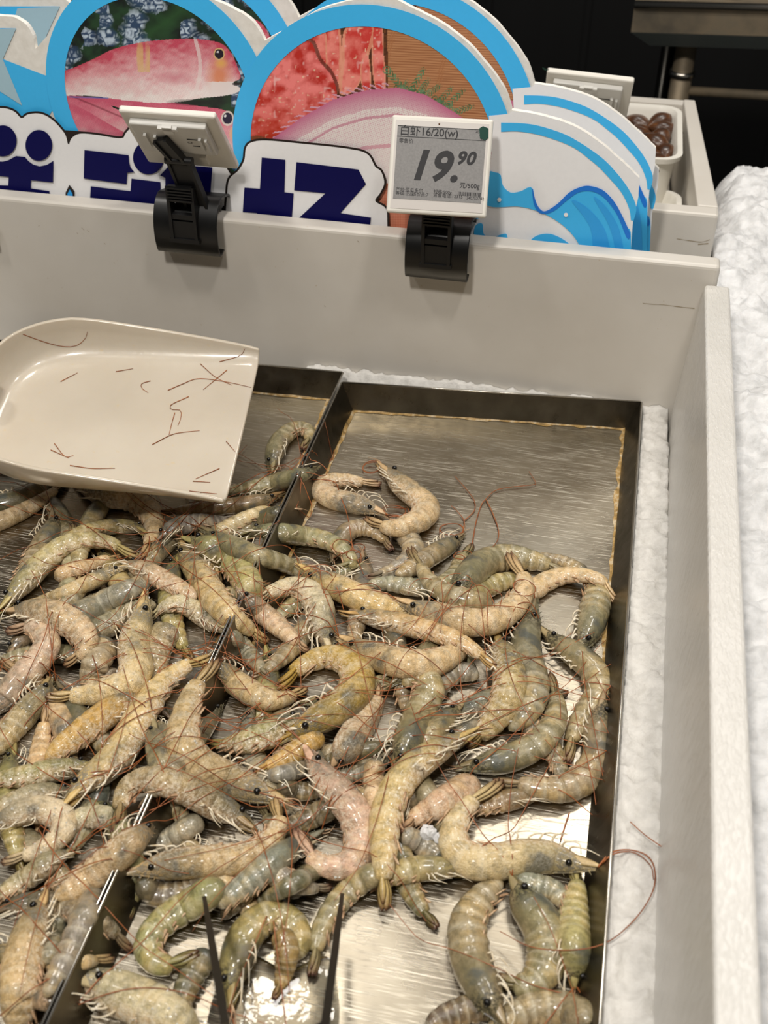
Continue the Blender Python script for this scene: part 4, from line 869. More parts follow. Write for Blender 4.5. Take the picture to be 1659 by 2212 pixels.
('A10', 'grey-green shrimp tail with a dark red tip pointing up right at the left', 'g', .2, 32, 'h', [(60, 1345), (110, 1322), (150, 1300), (180, 1276), (210, 1253)]),
('D2', 'bright yellow shrimp lying slantwise in the left of the heap', 'Y', .7, 56, 't', [(335, 1470), (292, 1498), (245, 1534), (195, 1570), (150, 1604), (98, 1640)]),
('D1', 'grey-green frosty shrimp slanting down at the left edge', 'o', .6, 56, 't', [(115, 1462), (82, 1508), (45, 1550), (10, 1590), (-30, 1635)]),
('D7', 'pale frosty shrimp end between the heads at the left', 'w', .9, 44, 'htl', [(240, 1770), (205, 1765), (168, 1772), (145, 1805)]),
('D13', 'grey shrimp lying beside the divider at the lower left', 'u', .0, 52, 'htl', [(208, 1918), (185, 1968), (160, 2030), (130, 2092), (98, 2155)]),
('C22', 'big grey-brown shrimp with a dark head pointing at the front edge', 'g', .0, 76, 't', [(1090, 2225), (1062, 2165), (1035, 2108), (1015, 2050), (1013, 1992), (1042, 1942), (1085, 1902)]),
('G5', 'frosty grey shrimp head with a tuft of white legs at the front edge left', 'w', .8, 84, 't', [(150, 2098), (215, 2132), (290, 2162), (355, 2190), (430, 2240)]),
('B13', 'cream white shrimp arched like a hook in the heap middle', 'w', .7, 56, '', [(722, 1412), (703, 1378), (692, 1342), (686, 1306), (664, 1278), (630, 1269), (596, 1277), (570, 1284), (546, 1302)]),
('A17', 'short frosty shrimp with its head pointing right beside the divider', 'w', .9, 48, '', [(502, 1364), (470, 1350), (440, 1331), (410, 1312), (380, 1305), (350, 1316), (326, 1340)]),
('A8', 'dark headed frosty shrimp with an eye facing left under the yellow pair', 'b', .6, 44, 't', [(255, 1212), (300, 1228), (345, 1250), (385, 1271), (425, 1292)]),
('A9', 'beige shrimp with spread tail lying under the big yellow shrimp', 'b', .5, 36, '', [(285, 1222), (240, 1236), (190, 1259), (140, 1280), (100, 1293), (45, 1308)]),
('E5', 'frosty shrimp with fuzzy legs between the two biggest shrimps', 'o', .9, 60, 'v', [(665, 1548), (608, 1575), (555, 1597), (500, 1608), (452, 1608)]),
('E6', 'yellow shrimp end with a brown tail under the curled yellow head', 'Y', .5, 48, 'h', [(690, 1585), (652, 1613), (620, 1635), (590, 1650), (548, 1670)]),
('C10', 'dark grey shiny shrimp with its head hanging down right of the pink one', 'g', .0, 62, 't', [(850, 1672), (867, 1628), (888, 1577), (912, 1527), (928, 1487), (908, 1464), (868, 1478)]),
('E3', 'pinkish white shrimp hanging head down beside the yellow curled one', 'p', .9, 58, 'l', [(720, 1664), (745, 1620), (770, 1577), (798, 1534), (820, 1500), (818, 1478)]),
('C3', 'thick beige striped shrimp lying under the long legged one', 'b', .6, 60, 't', [(722, 1378), (770, 1396), (825, 1419), (880, 1432), (935, 1430), (985, 1406), (1005, 1380)]),
('C18', 'beige shrimp curled below the long olive one', 'b', .5, 60, 'h', [(1030, 1688), (1000, 1708), (960, 1732), (920, 1755), (885, 1775), (860, 1800)]),
('D11', 'grey-beige frosty shrimp at the left edge with its eye to the right', 'g', .5, 50, 't', [(165, 1833), (120, 1855), (80, 1884), (35, 1914), (-15, 1945)]),
('D5', 'grey shrimp at the left edge with its eye to the right', 'g', .4, 54, 't', [(175, 1714), (112, 1716), (60, 1726), (10, 1746), (-45, 1772)]),
('D4', 'yellow-green frosty shrimp at the left edge lying level', 'o', .7, 50, 'tv', [(215, 1648), (152, 1660), (90, 1671), (40, 1680), (-25, 1688)]),
('D12', 'thick frosty shrimp standing at the lower left corner', 'y', .6, 76, 't', [(98, 1918), (85, 1968), (66, 2030), (50, 2090), (44, 2150), (38, 2235)]),
('B14', 'dull pink shrimp with loose white legs left of the white hook', 'p', .5, 46, '', [(508, 1265), (545, 1303), (585, 1338), (625, 1373), (665, 1408)]),
('B12a', 'yellow-green shrimp slanting down right at the left of the divider', 'y', .45, 54, '', [(383, 1160), (405, 1200), (435, 1240), (460, 1285), (495, 1325), (532, 1353), (580, 1388)]),
('A6', 'big yellow shrimp arched over the left of the heap below the scoop', 'y', .6, 50, '', [(-12, 1326), (28, 1287), (62, 1250), (100, 1210), (140, 1180), (190, 1168), (235, 1173), (262, 1186), (304, 1207)]),
('A14', 'round beige shrimp curled at the left edge above the pink one', 'b', .7, 58, '', [(10, 1315), (75, 1322), (125, 1334), (167, 1358), (187, 1390), (174, 1416), (140, 1438)]),
('B8', 'shrimp with a frosted dark green head pointing up left in the heap middle', 'y', .5, 52, 't', [(636, 1222), (675, 1244), (720, 1262), (765, 1283), (810, 1303), (860, 1318), (910, 1326)]),
# top layer
('C9', 'pale yellow frosty shrimp standing upright right of the middle', 'y', .8, 64, '', [(1073, 1358), (1084, 1405), (1098, 1458), (1095, 1508), (1066, 1554), (1035, 1590), (1005, 1615)]),
('C1', 'large beige shrimp curved like a smile near the heap top', 'b', .65, 58, '', [(846, 1298), (895, 1312), (950, 1328), (1005, 1341), (1060, 1339), (1105, 1314), (1130, 1276), (1128, 1240), (1098, 1194)]),
('C2', 'long legged yellow shrimp slanting right with its tail over the pale yellow one', 'y', .55, 48, '', [(733, 1320), (790, 1332), (845, 1345), (900, 1357), (955, 1372), (1005, 1394), (1040, 1418), (1081, 1450)]),
('A13', 'pale frosty shrimp standing head up at the left, tail bent to the left', 'b', .9, 62, '', [(318, 1275), (311, 1310), (300, 1345), (288, 1380), (288, 1415), (292, 1445), (278, 1473), (240, 1487), (190, 1499), (150, 1503), (98, 1506)]),
('A15', 'thick pinkish beige shrimp at the left edge curled to the left', 'p', .5, 62, '', [(-40, 1560), (10, 1507), (50, 1460), (85, 1420), (100, 1390), (85, 1362), (52, 1352), (15, 1364)]),
('E9', 'pale pinkish shrimp hanging down the middle front with tail curled up left', 'p', .75, 66, '', [(655, 1595), (680, 1650), (706, 1690), (738, 1725), (768, 1765), (780, 1810), (772, 1850), (740, 1871), (700, 1868), (665, 1840), (636, 1792)]),
('D9', 'yellow shrimp bent round with its back to the right, front of the middle', 'y', .8, 62, '', [(262, 1890), (330, 1873), (400, 1862), (470, 1858), (530, 1850), (575, 1825), (600, 1785), (606, 1742), (590, 1708)]),
('D8', 'arched yellow-grey frosty shrimp with its tail hanging at the left front', 'o', .8, 64, '', [(560, 1795), (515, 1765), (468, 1743), (420, 1716), (370, 1692), (320, 1684), (281, 1700), (262, 1740), (251, 1800)]),
('D6', 'pale frosty shrimp curled at the left edge near the front', 'w', .9, 54, '', [(-40, 1800), (20, 1766), (80, 1751), (128, 1764), (135, 1795), (105, 1825), (60, 1846), (5, 1864)]),
('D3', 'long yellow-grey frosty shrimp slanting from the crossed tails down left', 'y', .75, 64, '', [(125, 1750), (172, 1703), (223, 1664), (260, 1628), (288, 1580), (316, 1530), (350, 1480), (393, 1446), (425, 1430), (480, 1413)]),
('D10', 'beige shrimp with a dark blue head stripe by the divider at left front', 'b', .75, 62, 't', [(345, 1768), (303, 1800), (258, 1840), (208, 1882), (158, 1918), (118, 1940)]),
('C13', 'long olive-yellow shrimp lying down the middle right with tail to the front', 'y', .6, 66, '', [(1040, 1568), (1000, 1591), (950, 1620), (900, 1655), (860, 1700), (838, 1750), (831, 1805), (831, 1850), (828, 1900), (831, 1968)]),
('C17', 'large beige shrimp bent like a hook at the right front with a long looping feeler', 'b', .7, 68, '', [(1304, 1880), (1245, 1866), (1185, 1850), (1125, 1850), (1065, 1860), (1010, 1855), (982, 1820), (986, 1778), (1010, 1742), (1045, 1710), (1083, 1687)]),
('E4', 'biggest pale shrimp bent like a V with its tail up at the crossed tails', 'y', .65, 70, '', [(622, 1742), (575, 1718), (520, 1692), (465, 1668), (418, 1640), (397, 1600), (402, 1550), (415, 1505), (430, 1475), (470, 1424)]),
('E2', 'bright yellow shrimp curled into a C in the middle of the heap', 'Y', .55, 66, '', [(604, 1608), (640, 1581), (680, 1556), (725, 1530), (761, 1498), (771, 1460), (745, 1428), (700, 1421), (655, 1439), (625, 1462), (590, 1495)]),
]
# ================================================================== shrimps: read as spines head -> tail, stacked on what lies below
GX0, GX1, GY0, GY1, GS = -.62, .26, -1.0, .06, .0025
gnx = int((GX1 - GX0) / GS) + 1; gny = int((GY1 - GY0) / GS) + 1
gx = GX0 + np.arange(gnx) * GS; gy = GY0 + np.arange(gny) * GS
GXX, GYY = np.meshgrid(gx, gy)
H = np.zeros((gny, gnx))
H[(np.abs(GXX + .155) < .004)] = .031
H[(GXX > .1505)] = .031; H[(GXX > .156)] = .026
H[GYY > -.016 + .1 * (GXX + .15)] = .031
def hget(x, y):
    i = np.clip(((np.asarray(x) - GX0) / GS + .5).astype(int), 0, gnx - 1); j = np.clip(((np.asarray(y) - GY0) / GS + .5).astype(int), 0, gny - 1)
    return H[j, i]
def raise_h(pts, rad, lat, k=.95):
    for p, r, t in zip(pts, rad, lat):
        i0 = int((p[0] - r - GX0) / GS); i1 = int((p[0] + r - GX0) / GS) + 2; j0 = int((p[1] - r - GY0) / GS); j1 = int((p[1] + r - GY0) / GS) + 2
        i0, j0 = max(i0, 0), max(j0, 0); i1, j1 = min(i1, gnx), min(j1, gny)
        if i1 <= i0 or j1 <= j0: continue
        d2 = ((GXX[j0:j1, i0:i1] - p[0]) ** 2 + (GYY[j0:j1, i0:i1] - p[1]) ** 2) / (r * r)
        z = p[2] + t * k * np.sqrt(np.clip(1 - d2, 0, 1)); sub = H[j0:j1, i0:i1]
        H[j0:j1, i0:i1] = np.where(d2 < 1, np.maximum(sub, z), sub)

PR_S = [0, .03, .06, .09, .12, .16, .22, .30, .38, .42, .46, .55, .65, .74, .80, .85, .88, .91, 1.0]
PR_R = [.03, .08, .18, .34, .52, .70, .88, .98, 1.0, .99, .99, .95, .86, .73, .62, .50, .44, .32, .05]
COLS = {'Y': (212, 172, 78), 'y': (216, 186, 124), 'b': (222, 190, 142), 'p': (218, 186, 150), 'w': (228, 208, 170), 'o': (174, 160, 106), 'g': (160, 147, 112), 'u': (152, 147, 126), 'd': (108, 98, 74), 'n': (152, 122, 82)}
HEADS = []; WS = 1.14
def leaf(base, tip, side, upv, w, n=7, thick=.0007, curl=0.0, blunt=False):
    """flat pointed blade with thickness; returns verts, faces, t, |w|"""
    base, tip = np.array(base), np.array(tip); v = []; t_ = []; w_ = []; f = []
    for i in range(n):
        t = i / (n - 1); ww = w * (math.sin(math.pi * (.12 + .80 * t) ** .8)) * (1 - .25 * t) if not blunt else w * min(1, .5 + 1.1 * t) * max(0.05, 1 - t ** 3.5) ** .6; c = base + (tip - base) * t + upv * (curl * math.sin(math.pi * t) * w)
        for u, hgt in ((-1, 0), (-.5, .8), (0, 1.3), (.5, .8), (1, 0), (.0, -1.0)):
            v.append(c + side * ww * u + upv * thick * hgt); t_.append(t); w_.append(abs(u))
    for i in range(n - 1):
        for k in range(6):
            k2 = (k + 1) % 6; f.append((i * 6 + k, i * 6 + k2, (i + 1) * 6 + k2, (i + 1) * 6 + k))
    f.append((5, 4, 3, 2, 1, 0)); b = (n - 1) * 6; f.append(tuple(range(b, b + 6)))
    return v, f, t_, w_

def make_shrimp(label, col, frost, wpx, flags, pts, sink=.62):
    pts = np.array(pts, float); N = 46; wpx = wpx * WS
    px = catmull(pts, N)
    s0, s1 = (.30 if 'h' in flags else 0.), (.84 if 't' in flags else 1.)
    s = np.linspace(s0, s1, N)
    prof = np.interp(s, PR_S, PR_R)
    turn = 0
    dpx = np.diff(px, axis=0)
    for i in range(len(dpx) - 1): turn += dpx[i][0] * dpx[i + 1][1] - dpx[i][1] * dpx[i + 1][0]
    sgn = 1 if turn > 0 else -1
    if 'v' in flags: sgn = -sgn
    z = np.full(N, .012)
    tk = .80
    for it in range(4):
        w3 = np.array([P(a, b, c) for (a, b), c in zip(px, z)])
        dep = np.array([depth(p) for p in w3]); hmax = wpx * .5 / (F / np.mean(dep)) * 1.04
        r = hmax * prof; lat = r * tk
        T = np.gradient(w3, axis=0); T[:, 2] = 0; T /= np.linalg.norm(T, axis=1)[:, None] + 1e-9
        Nn = np.stack([-T[:, 1], T[:, 0], np.zeros(N)], 1)
        sup = np.max([hget(w3[:, 0] + Nn[:, 0] * r * k, w3[:, 1] + Nn[:, 1] * r * k) for k in (-.5, 0, .5)], 0)
        mx = np.array([sup[max(0, i - 2):i + 3].max() for i in range(N)])
        ker = 6; padded = np.pad(mx, ker, mode='edge'); sm = np.array([padded[i:i + 2 * ker + 1].mean() for i in range(N)])
        base = np.where(sm > 0, sm * .84 - .0008, 0)
        znew = base + lat * sink + .0022 * (1 - prof)
        z = znew if it == 0 else z * .4 + znew * .6
    w3 = np.array([P(a, b, c) for (a, b), c in zip(px, z)])
    raise_h(w3, np.maximum(r * .92, .001), lat)
    # frames
    T = np.gradient(w3, axis=0); T /= np.linalg.norm(T, axis=1)[:, None] + 1e-9
    roll = rng.uniform(-.30, .30) + (.35 if 'r' in flags else 0) - (.0)
    D = []; B = []
    for i in range(N):
        d = np.array([-T[i][1], T[i][0], 0.0]); d = unit(d)             # one side in the plane
        # turning right/left in the picture: photo y runs down, so positive turn bends to the viewer's right of travel
        d = d * sgn
        b = np.cross(T[i], d); b = unit(b)
        if b[2] < 0: b = -b
        dd = d * math.cos(roll) + b * math.sin(roll); bb = unit(b * math.cos(roll) - d * math.sin(roll))
        D.append(dd); B.append(bb)
    D = np.array(D); B = np.array(B)                                     # D: towards the back (dorsal), B: up
    loc = w3[int(N * .5)].copy(); loc[2] = max(.0005, w3[:, 2].min() - hmax * .6)
    root = thing('shrimp', label, 'shrimp', loc, 'raw shrimps heaped in the steel trays')
    c3 = np.array(COLS[col], float) * rng.uniform(.93, 1.06); tint = list(srgb(*np.clip(c3 + np.array([rng.uniform(-6, 6) for _ in range(3)]), 0, 255))); tint[3] = frost
    # ---- body
    NR = 92; R_ = 16
    ss = np.linspace(0, 1, NR); S_ = s0 + (s1 - s0) * ss
    ip = lambda A: np.stack([np.interp(ss, np.linspace(0, 1, N), A[:, k]) for k in range(3)], 1)
    Cc, Tt, Dd, Bb = ip(w3), ip(T), ip(D), ip(B)
    segb = np.array([.425, .50, .575, .645, .715, .79, .875])
    V = []; As = []; Ad = []; Ag = []
    endbody = .865
    for i in range(NR):
        q = S_[i]; pr = np.interp(q, PR_S, PR_R)
        if q > endbody: continue
        k = int(np.searchsorted(segb, q)) - 1
        fr = 0.5
        if 0 <= k < 6:
            fr = (q - segb[k]) / (segb[k + 1] - segb[k]); pr *= 1.03 - .055 * fr + .022 * math.sin(math.pi * fr)
        elif q < .425: pr *= 1.02 if q > .2 else 1.0
        rr = hmax * pr
        if 'h' in flags: rr *= max(.12, math.sqrt(1 - (1 - min(1, ss[i] / .14)) ** 2))
        if 't' in flags: rr *= max(.12, math.sqrt(1 - (1 - min(1, (1 - ss[i]) / .16)) ** 2))
        for j in range(R_):
            a = 2 * math.pi * j / R_; ca, sa = math.cos(a), math.sin(a)
            dv = ca * (1.0 if ca > 0 else .90 + (.13 * math.sin(math.pi * fr) ** .7 - .03 if 0 <= k < 6 else .02)); keel = .06 * max(0, ca) ** 6
            tf = tk * (1 - .22 * max(0, -ca)) * (1.0 + .06 * (q < .42))
            V.append(Cc[i] + Dd[i] * rr * (dv + keel) + Bb[i] * rr * tf * sa); As.append(q); Ad.append(ca); Ag.append(fr)
    nr = len(V) // R_
    Fc = []
    for i in range(nr - 1):
        for j in range(R_):
            j2 = (j + 1) % R_; Fc.append((i * R_ + j, i * R_ + j2, (i + 1) * R_ + j2, (i + 1) * R_ + j))
    for i, sg in ((0, -1), (nr - 1, 1)):                                  # rounded ends
        cc = np.mean(V[i * R_:(i + 1) * R_], 0); idx = len(V); Q = As[i * R_]
        rad = np.linalg.norm(np.array(V[i * R_]) - cc)
        V.append(cc + Tt[0 if sg < 0 else min(nr, NR) - 1] * rad * .5 * sg); As.append(Q); Ad.append(0); Ag.append(.5)
        for j in range(R_):
            j2 = (j + 1) % R_; Fc.append((i * R_ + j2, i * R_ + j, idx) if sg < 0 else (i * R_ + j, i * R_ + j2, idx))
    V = np.array(V)
    at = lambda q: int(np.clip(round((q - s0) / (s1 - s0) * (NR - 1)), 0, NR - 1))
    prr = lambda q: hmax * float(np.interp(q, PR_S, PR_R))
    head = 'h' not in flags
    if head:                                                               # beak (rostrum), toothed above
        rp = []; rr_ = []
        for q in np.linspace(.24, 0.0, 9):
            i = at(q); rp.append(Cc[i] + Dd[i] * (prr(q) * .92 + hmax * .04) + Tt[i] * (-hmax * .12 if q < .03 else 0)); rr_.append(hmax * (.03 + .085 * (q / .24)) if q > 0.01 else hmax * .01)
        v, f = tube_geo(rp, rr_, 8); b = len(V); V = np.vstack([V, v]); Fc += [tuple(x + b for x in q) for q in f]
        As += [.13] * len(v); Ad += [1.] * len(v); Ag += [.5] * len(v)
        for q in (.06, .09, .12, .15):
            i = at(q); base = Cc[i] + Dd[i] * (prr(q) * .92 + hmax * .10); v, f = tube_geo([base, base + Dd[i] * hmax * .14 - Tt[i] * hmax * .16], [hmax * .04, hmax * .008], 5); b = len(V); V = np.vstack([V, v]); Fc += [tuple(x + b for x in qq) for qq in f]
            As += [.13] * len(v); Ad += [1.] * len(v); Ag += [.5] * len(v)
    def paint(o): o.color = tint; return o
    paint(mesh_obj('body', V, Fc, MAT['shrimp'], root, attrs={'s': As, 'd': Ad, 'seg': Ag}))
    if head:
        for sd in (1, -1):                                                 # eyes on short stalks
            i = at(.135); c = Cc[i] + Dd[i] * prr(.135) * .42 + Bb[i] * sd * (prr(.135) * tk + .0003)
            v, f = sphere_geo(c, hmax * .185 if hmax > .006 else .0016, 12, 8); paint(mesh_obj('eye', v, f, MAT['eye'], root))
        for sd in (1, -1):                                                 # scale blades beside the beak
            i, j = at(.15), at(.0); b0 = Cc[i] - Dd[i] * prr(.15) * .15 + Bb[i] * sd * prr(.15) * .5; t0 = Cc[j] - Dd[j] * hmax * (.10 + .1 * rng.random()) + Bb[j] * sd * hmax * .12
            v, f, tt, ww = leaf(b0, t0, Dd[i], Bb[i] * sd, hmax * .30); paint(mesh_obj('scale_blade', v, f, MAT['blade'], root))
        HEADS.append((root, Cc[at(.03)] - Dd[at(.03)] * hmax * .1 + Bb[at(.03)] * hmax * .15, -Tt[at(.03)], flags, label))
        for k in range(2):                                                  # short forked feelers in front of the beak
            i = at(.06); st = Cc[i] - Dd[i] * prr(.06) * .3 + Bb[i] * prr(.06) * .5; q1 = st - Tt[i] * hmax * rng.uniform(.6, 1.) + Dd[i] * hmax * rng.uniform(-.5, .1); q2 = q1 - Tt[i] * hmax * rng.uniform(.5, 1.) + Dd[i] * hmax * rng.uniform(-.7, .3) - Bb[i] * hmax * .2
            for pp in (q1, q2): pp[2] = max(pp[2], .0012)
            v, f = tube_geo(catmull([st, q1, q2], 9), np.linspace(hmax * .06, hmax * .015, 9), 5); paint(mesh_obj('antennule', v, f, MAT['swim'], root))
        nleg = 6 if 'l' not in flags else 0
        for k in range(nleg):
            q = .15 + .042 * k; i = at(q); st = Cc[i] - Dd[i] * prr(q) * .72 + Bb[i] * prr(q) * .42
            fw = rng.uniform(.7, 1.5) - .2 * k; out = rng.uniform(.2, .7)
            p1 = st - Dd[i] * hmax * .5 * out + Bb[i] * hmax * .18 - Tt[i] * hmax * .15; p2 = p1 - Dd[i] * hmax * .35 * out - Tt[i] * hmax * fw - Bb[i] * hmax * .1
            p3 = p2 - Tt[i] * hmax * rng.uniform(.2, 1.0) - Dd[i] * hmax * rng.uniform(-.5, .3) - Bb[i] * hmax * .25
            for pp in (p1, p2, p3): pp[2] = max(pp[2], .0012)
            cp = catmull([st, p1, p2, p3], 12); v, f = tube_geo(cp, np.linspace(hmax * rng.uniform(.045, .085), hmax * .02, 12), 6); paint(mesh_obj('walking_leg', v, f, MAT['leg'], root))
    if s1 > .7 and 'l' not in flags:
        for k in range(5):                                                 # paddles below the belly rings
            q = .46 + .075 * k
            if q < s0 + .03 or q > s1 - .03: continue
            for u in range(2):
                i = at(q + .02 * u); b0 = Cc[i] - Dd[i] * prr(q) * (.74 + .1 * u) + Bb[i] * prr(q) * (.36 - .3 * u); t0 = b0 - Dd[i] * hmax * rng.uniform(.12, .32) + Tt[i] * hmax * rng.uniform(.3, .95) - Bb[i] * hmax * rng.uniform(.0, .2)
                t0[2] = max(t0[2], .0012)
                v, f, tt, ww = leaf(b0, t0, Tt[i], Bb[i], hmax * rng.uniform(.18, .32), 5, .0004); paint(mesh_obj('swimmeret', v, f, MAT['swim'], root))
    if s1 > .9:                                                            # tail fan of five blades in one mesh
        i = at(.845); c = Cc[i]; e = Cc[at(1.0)]; L = e - c; Ln = np.linalg.norm(L); ax = L / Ln
        up = unit(Bb[i] - ax * np.dot(Bb[i], ax)); sd = np.cross(up, ax); VV = []; FF = []; TT = []; WW = []
        for ang, ln, wd, lift in ((-.10, .96, .30, -.04), (.10, .96, .30, -.04), (-.05, 1.0, .30, .10), (.05, 1.0, .30, .10), (0, .82, .22, .26)):
            dr_ = ax * math.cos(ang) + sd * math.sin(ang); bs = c + sd * hmax * .9 * ang * .6 + up * lift * hmax
            v, f, tt, ww = leaf(bs, bs + dr_ * Ln * ln, np.cross(up, dr_), up, hmax * wd, 13, .0011, blunt=True); b = len(VV); VV += list(v); FF += [tuple(x + b for x in q) for q in f]; TT += tt; WW += ww
        VV = np.array(VV); VV[:, 2] = np.maximum(VV[:, 2], .0008)
        paint(mesh_obj('tail_fan', VV, FF, MAT['tail'], root, attrs={'t': TT, 'w': WW}))
    return root
SHRIMPS = {}
UNDER = {'A13': 'upright pale frosty shrimp at the left', 'A14': 'round beige shrimp at the left edge', 'A15': 'thick pinkish shrimp at the left edge', 'A6': 'big yellow arched shrimp below the scoop', 'D3': 'long shrimp slanting from the crossed tails',
  'D2': 'bright yellow slanting shrimp at the left', 'D1': 'grey-green frosty shrimp at the left edge', 'D4': 'level yellow-green shrimp at the left edge', 'D8': 'arched frosty shrimp at the left front', 'D9': 'yellow shrimp bent round at the front middle',
  'D6': 'pale curled shrimp at the left front edge', 'D10': 'blue striped beige shrimp at the left front', 'D11': 'grey-beige frosty shrimp at the left edge', 'E4': 'biggest pale V-shaped shrimp', 'E2': 'bright yellow C-shaped shrimp', 'E5': 'fuzzy legged frosty shrimp in the middle',
  'E1': 'olive and beige shrimp behind the crossed tails', 'E3': 'pinkish white shrimp in the middle', 'E9': 'pale pinkish hanging shrimp', 'C13': 'long olive-yellow shrimp', 'C18': 'beige shrimp curled below the long olive one', 'C10': 'dark grey shrimp right of the middle',
  'C9': 'pale yellow upright shrimp', 'C3': 'thick beige striped shrimp', 'C2': 'long legged yellow shrimp', 'C1': 'smile-shaped beige shrimp', 'B8': 'dark green headed shrimp', 'B13': 'cream white hook-shaped shrimp', 'B14': 'dull pink shrimp', 'B12a': 'yellow-green shrimp by the divider',
  'B6': 'slim grey-yellow shrimp on the divider', 'A17': 'short frosty shrimp by the divider', 'A8': 'dark headed frosty shrimp', 'A9': 'beige shrimp with spread tail', 'E6': 'yellow shrimp end with a brown tail', 'C20': 'grey-green shrimp with white legs', 'D12': 'thick frosty shrimp in the corner', 'D5': 'grey shrimp at the left edge',
  'C14': 'shiny grey shrimp bending at the right', 'D13': 'grey shrimp beside the divider at the lower left', 'D14': 'small grey shrimp wedged by the divider', 'G3': 'blue-grey wet slanting shrimp', 'B5': 'bluish grey flat shrimp below the scoop', 'A11': 'translucent shrimp with a dark blue spot', 'A5': 'greenish level shrimp below the scoop'}
ROWS = {r[0]: r for r in DATA}; ur = random.Random(77); BURIED = []
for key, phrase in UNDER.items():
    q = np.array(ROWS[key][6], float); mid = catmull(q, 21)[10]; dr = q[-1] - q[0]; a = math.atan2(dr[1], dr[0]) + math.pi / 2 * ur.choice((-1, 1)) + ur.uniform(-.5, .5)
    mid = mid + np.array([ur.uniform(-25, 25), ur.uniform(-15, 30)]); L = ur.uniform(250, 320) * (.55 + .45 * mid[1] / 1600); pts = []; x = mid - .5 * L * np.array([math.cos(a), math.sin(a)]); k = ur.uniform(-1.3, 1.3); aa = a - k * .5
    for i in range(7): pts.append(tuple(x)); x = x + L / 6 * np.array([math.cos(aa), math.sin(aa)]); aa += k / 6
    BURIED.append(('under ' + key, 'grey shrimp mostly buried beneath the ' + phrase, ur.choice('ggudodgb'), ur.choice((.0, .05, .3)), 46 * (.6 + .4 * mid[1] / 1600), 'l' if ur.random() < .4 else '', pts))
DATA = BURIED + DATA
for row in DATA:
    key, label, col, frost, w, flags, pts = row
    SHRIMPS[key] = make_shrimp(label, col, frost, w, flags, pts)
# ================================================================== scoop
F1 = P(562, 772, .082); F2 = P(487, 1092, .046)
sc_o = (F1 + F2) / 2; sc_v = F1 - F2; W_ = np.linalg.norm(sc_v); sc_v = sc_v / W_
sc_u = unit([-.987, -.16, 0]); sc_u = unit(sc_u - sc_v * np.dot(sc_u, sc_v)); sc_n = np.cross(sc_u, sc_v); sc_n = sc_n if sc_n[2] > 0 else -sc_n
SL = .243
def scoop_pts():
    """rim outline from the far lip corner round the back to the near lip corner: (a along, b across -1..1, height)"""
    out = []
    for k in range(61):
        t = k / 60 * 2 - 1                      # -1 far lip .. 0 back .. 1 near lip
        e = abs(t); ang = (1 - e) * math.pi / 2
        if e > .42: a = (1 - e) / .58 * .60; b = 1.0
        else:
            th = (1 - e / .42) * math.pi / 2; a = .60 + .40 * math.sin(th) ** .9; b = math.cos(th) ** .62 if th < math.pi / 2 - 1e-6 else 0
        hgt = .010 + .030 * min(1, a / .75) ** .8
        out.append((a, -b if t > 0 else b, hgt))
    return out
rim = scoop_pts(); NRM = 14
V = []
for (a, b, hgt) in rim:
    for j in range(NRM + 1):
        q = j / NRM                              # 0 centre line .. 1 rim
        if q < .62: f_ = q / .62; k = f_ * .80; h_ = .0035 * f_ ** 3 * min(1, hgt / .03)
        else:
            al = (q - .62) / .38 * math.pi / 2; k = .80 + .20 * math.sin(al) ** .85; h_ = hgt * (1 - math.cos(al)) ** .9 + .0035 * min(1, hgt / .03) * (1 - (q - .62) / .38)
        ca = min(a, .62); aa = ca + (a - ca) * k; bb = b * k
        V.append(sc_o + sc_u * aa * SL + sc_v * bb * W_ / 2 + sc_n * h_)
Fc = []
for i in range(60):
    for j in range(NRM):
        p = i * (NRM + 1) + j; Fc.append((p, p + 1, p + NRM + 2, p + NRM + 1))
scoop = thing('scoop', 'cream white plastic scoop lying on the shrimps at the left', 'scoop', sc_o + sc_u * .12)
so = mesh_obj('scoop_bowl', V, Fc, MAT['scoop'], scoop)
import bmesh
_b = bmesh.new(); _b.from_mesh(so.data); bmesh.ops.remove_doubles(_b, verts=_b.verts, dist=.0009); _b.to_mesh(so.data); _b.free()
sol = so.modifiers.new('thickness', 'SOLIDIFY'); sol.thickness = .0042; sol.offset = -1
bv = so.modifiers.new('bevel', 'BEVEL'); bv.width = .0016; bv.segments = 3; bv.limit_method = 'ANGLE'; bv.angle_limit = math.radians(50)
bpy.context.view_layer.update()
hb = sc_o + sc_u * SL * .97 + sc_n * .030
hm = MB().tube([hb, hb + sc_u * .03 + sc_n * .006, hb + sc_u * .08 + sc_n * .010, hb + sc_u * .13 + sc_n * .010], [.016, .013, .014, .012], 16).build('scoop_handle', MAT['scoop'], scoop)
bvh = BVHTree.FromPolygons([Vector(v) for v in V], Fc)
zz3 = lambda pts: [(x / 1.9988, 640 + y / 1.9988) for x, y in pts]
def on_scoop(px, py):
    r = unit(ray(px, py)); h = bvh.ray_cast(Vector(CAM), Vector(r))
    if h[0] is None: return None
    nn = Vector(sc_n); return np.array(h[0] + nn * .0006)
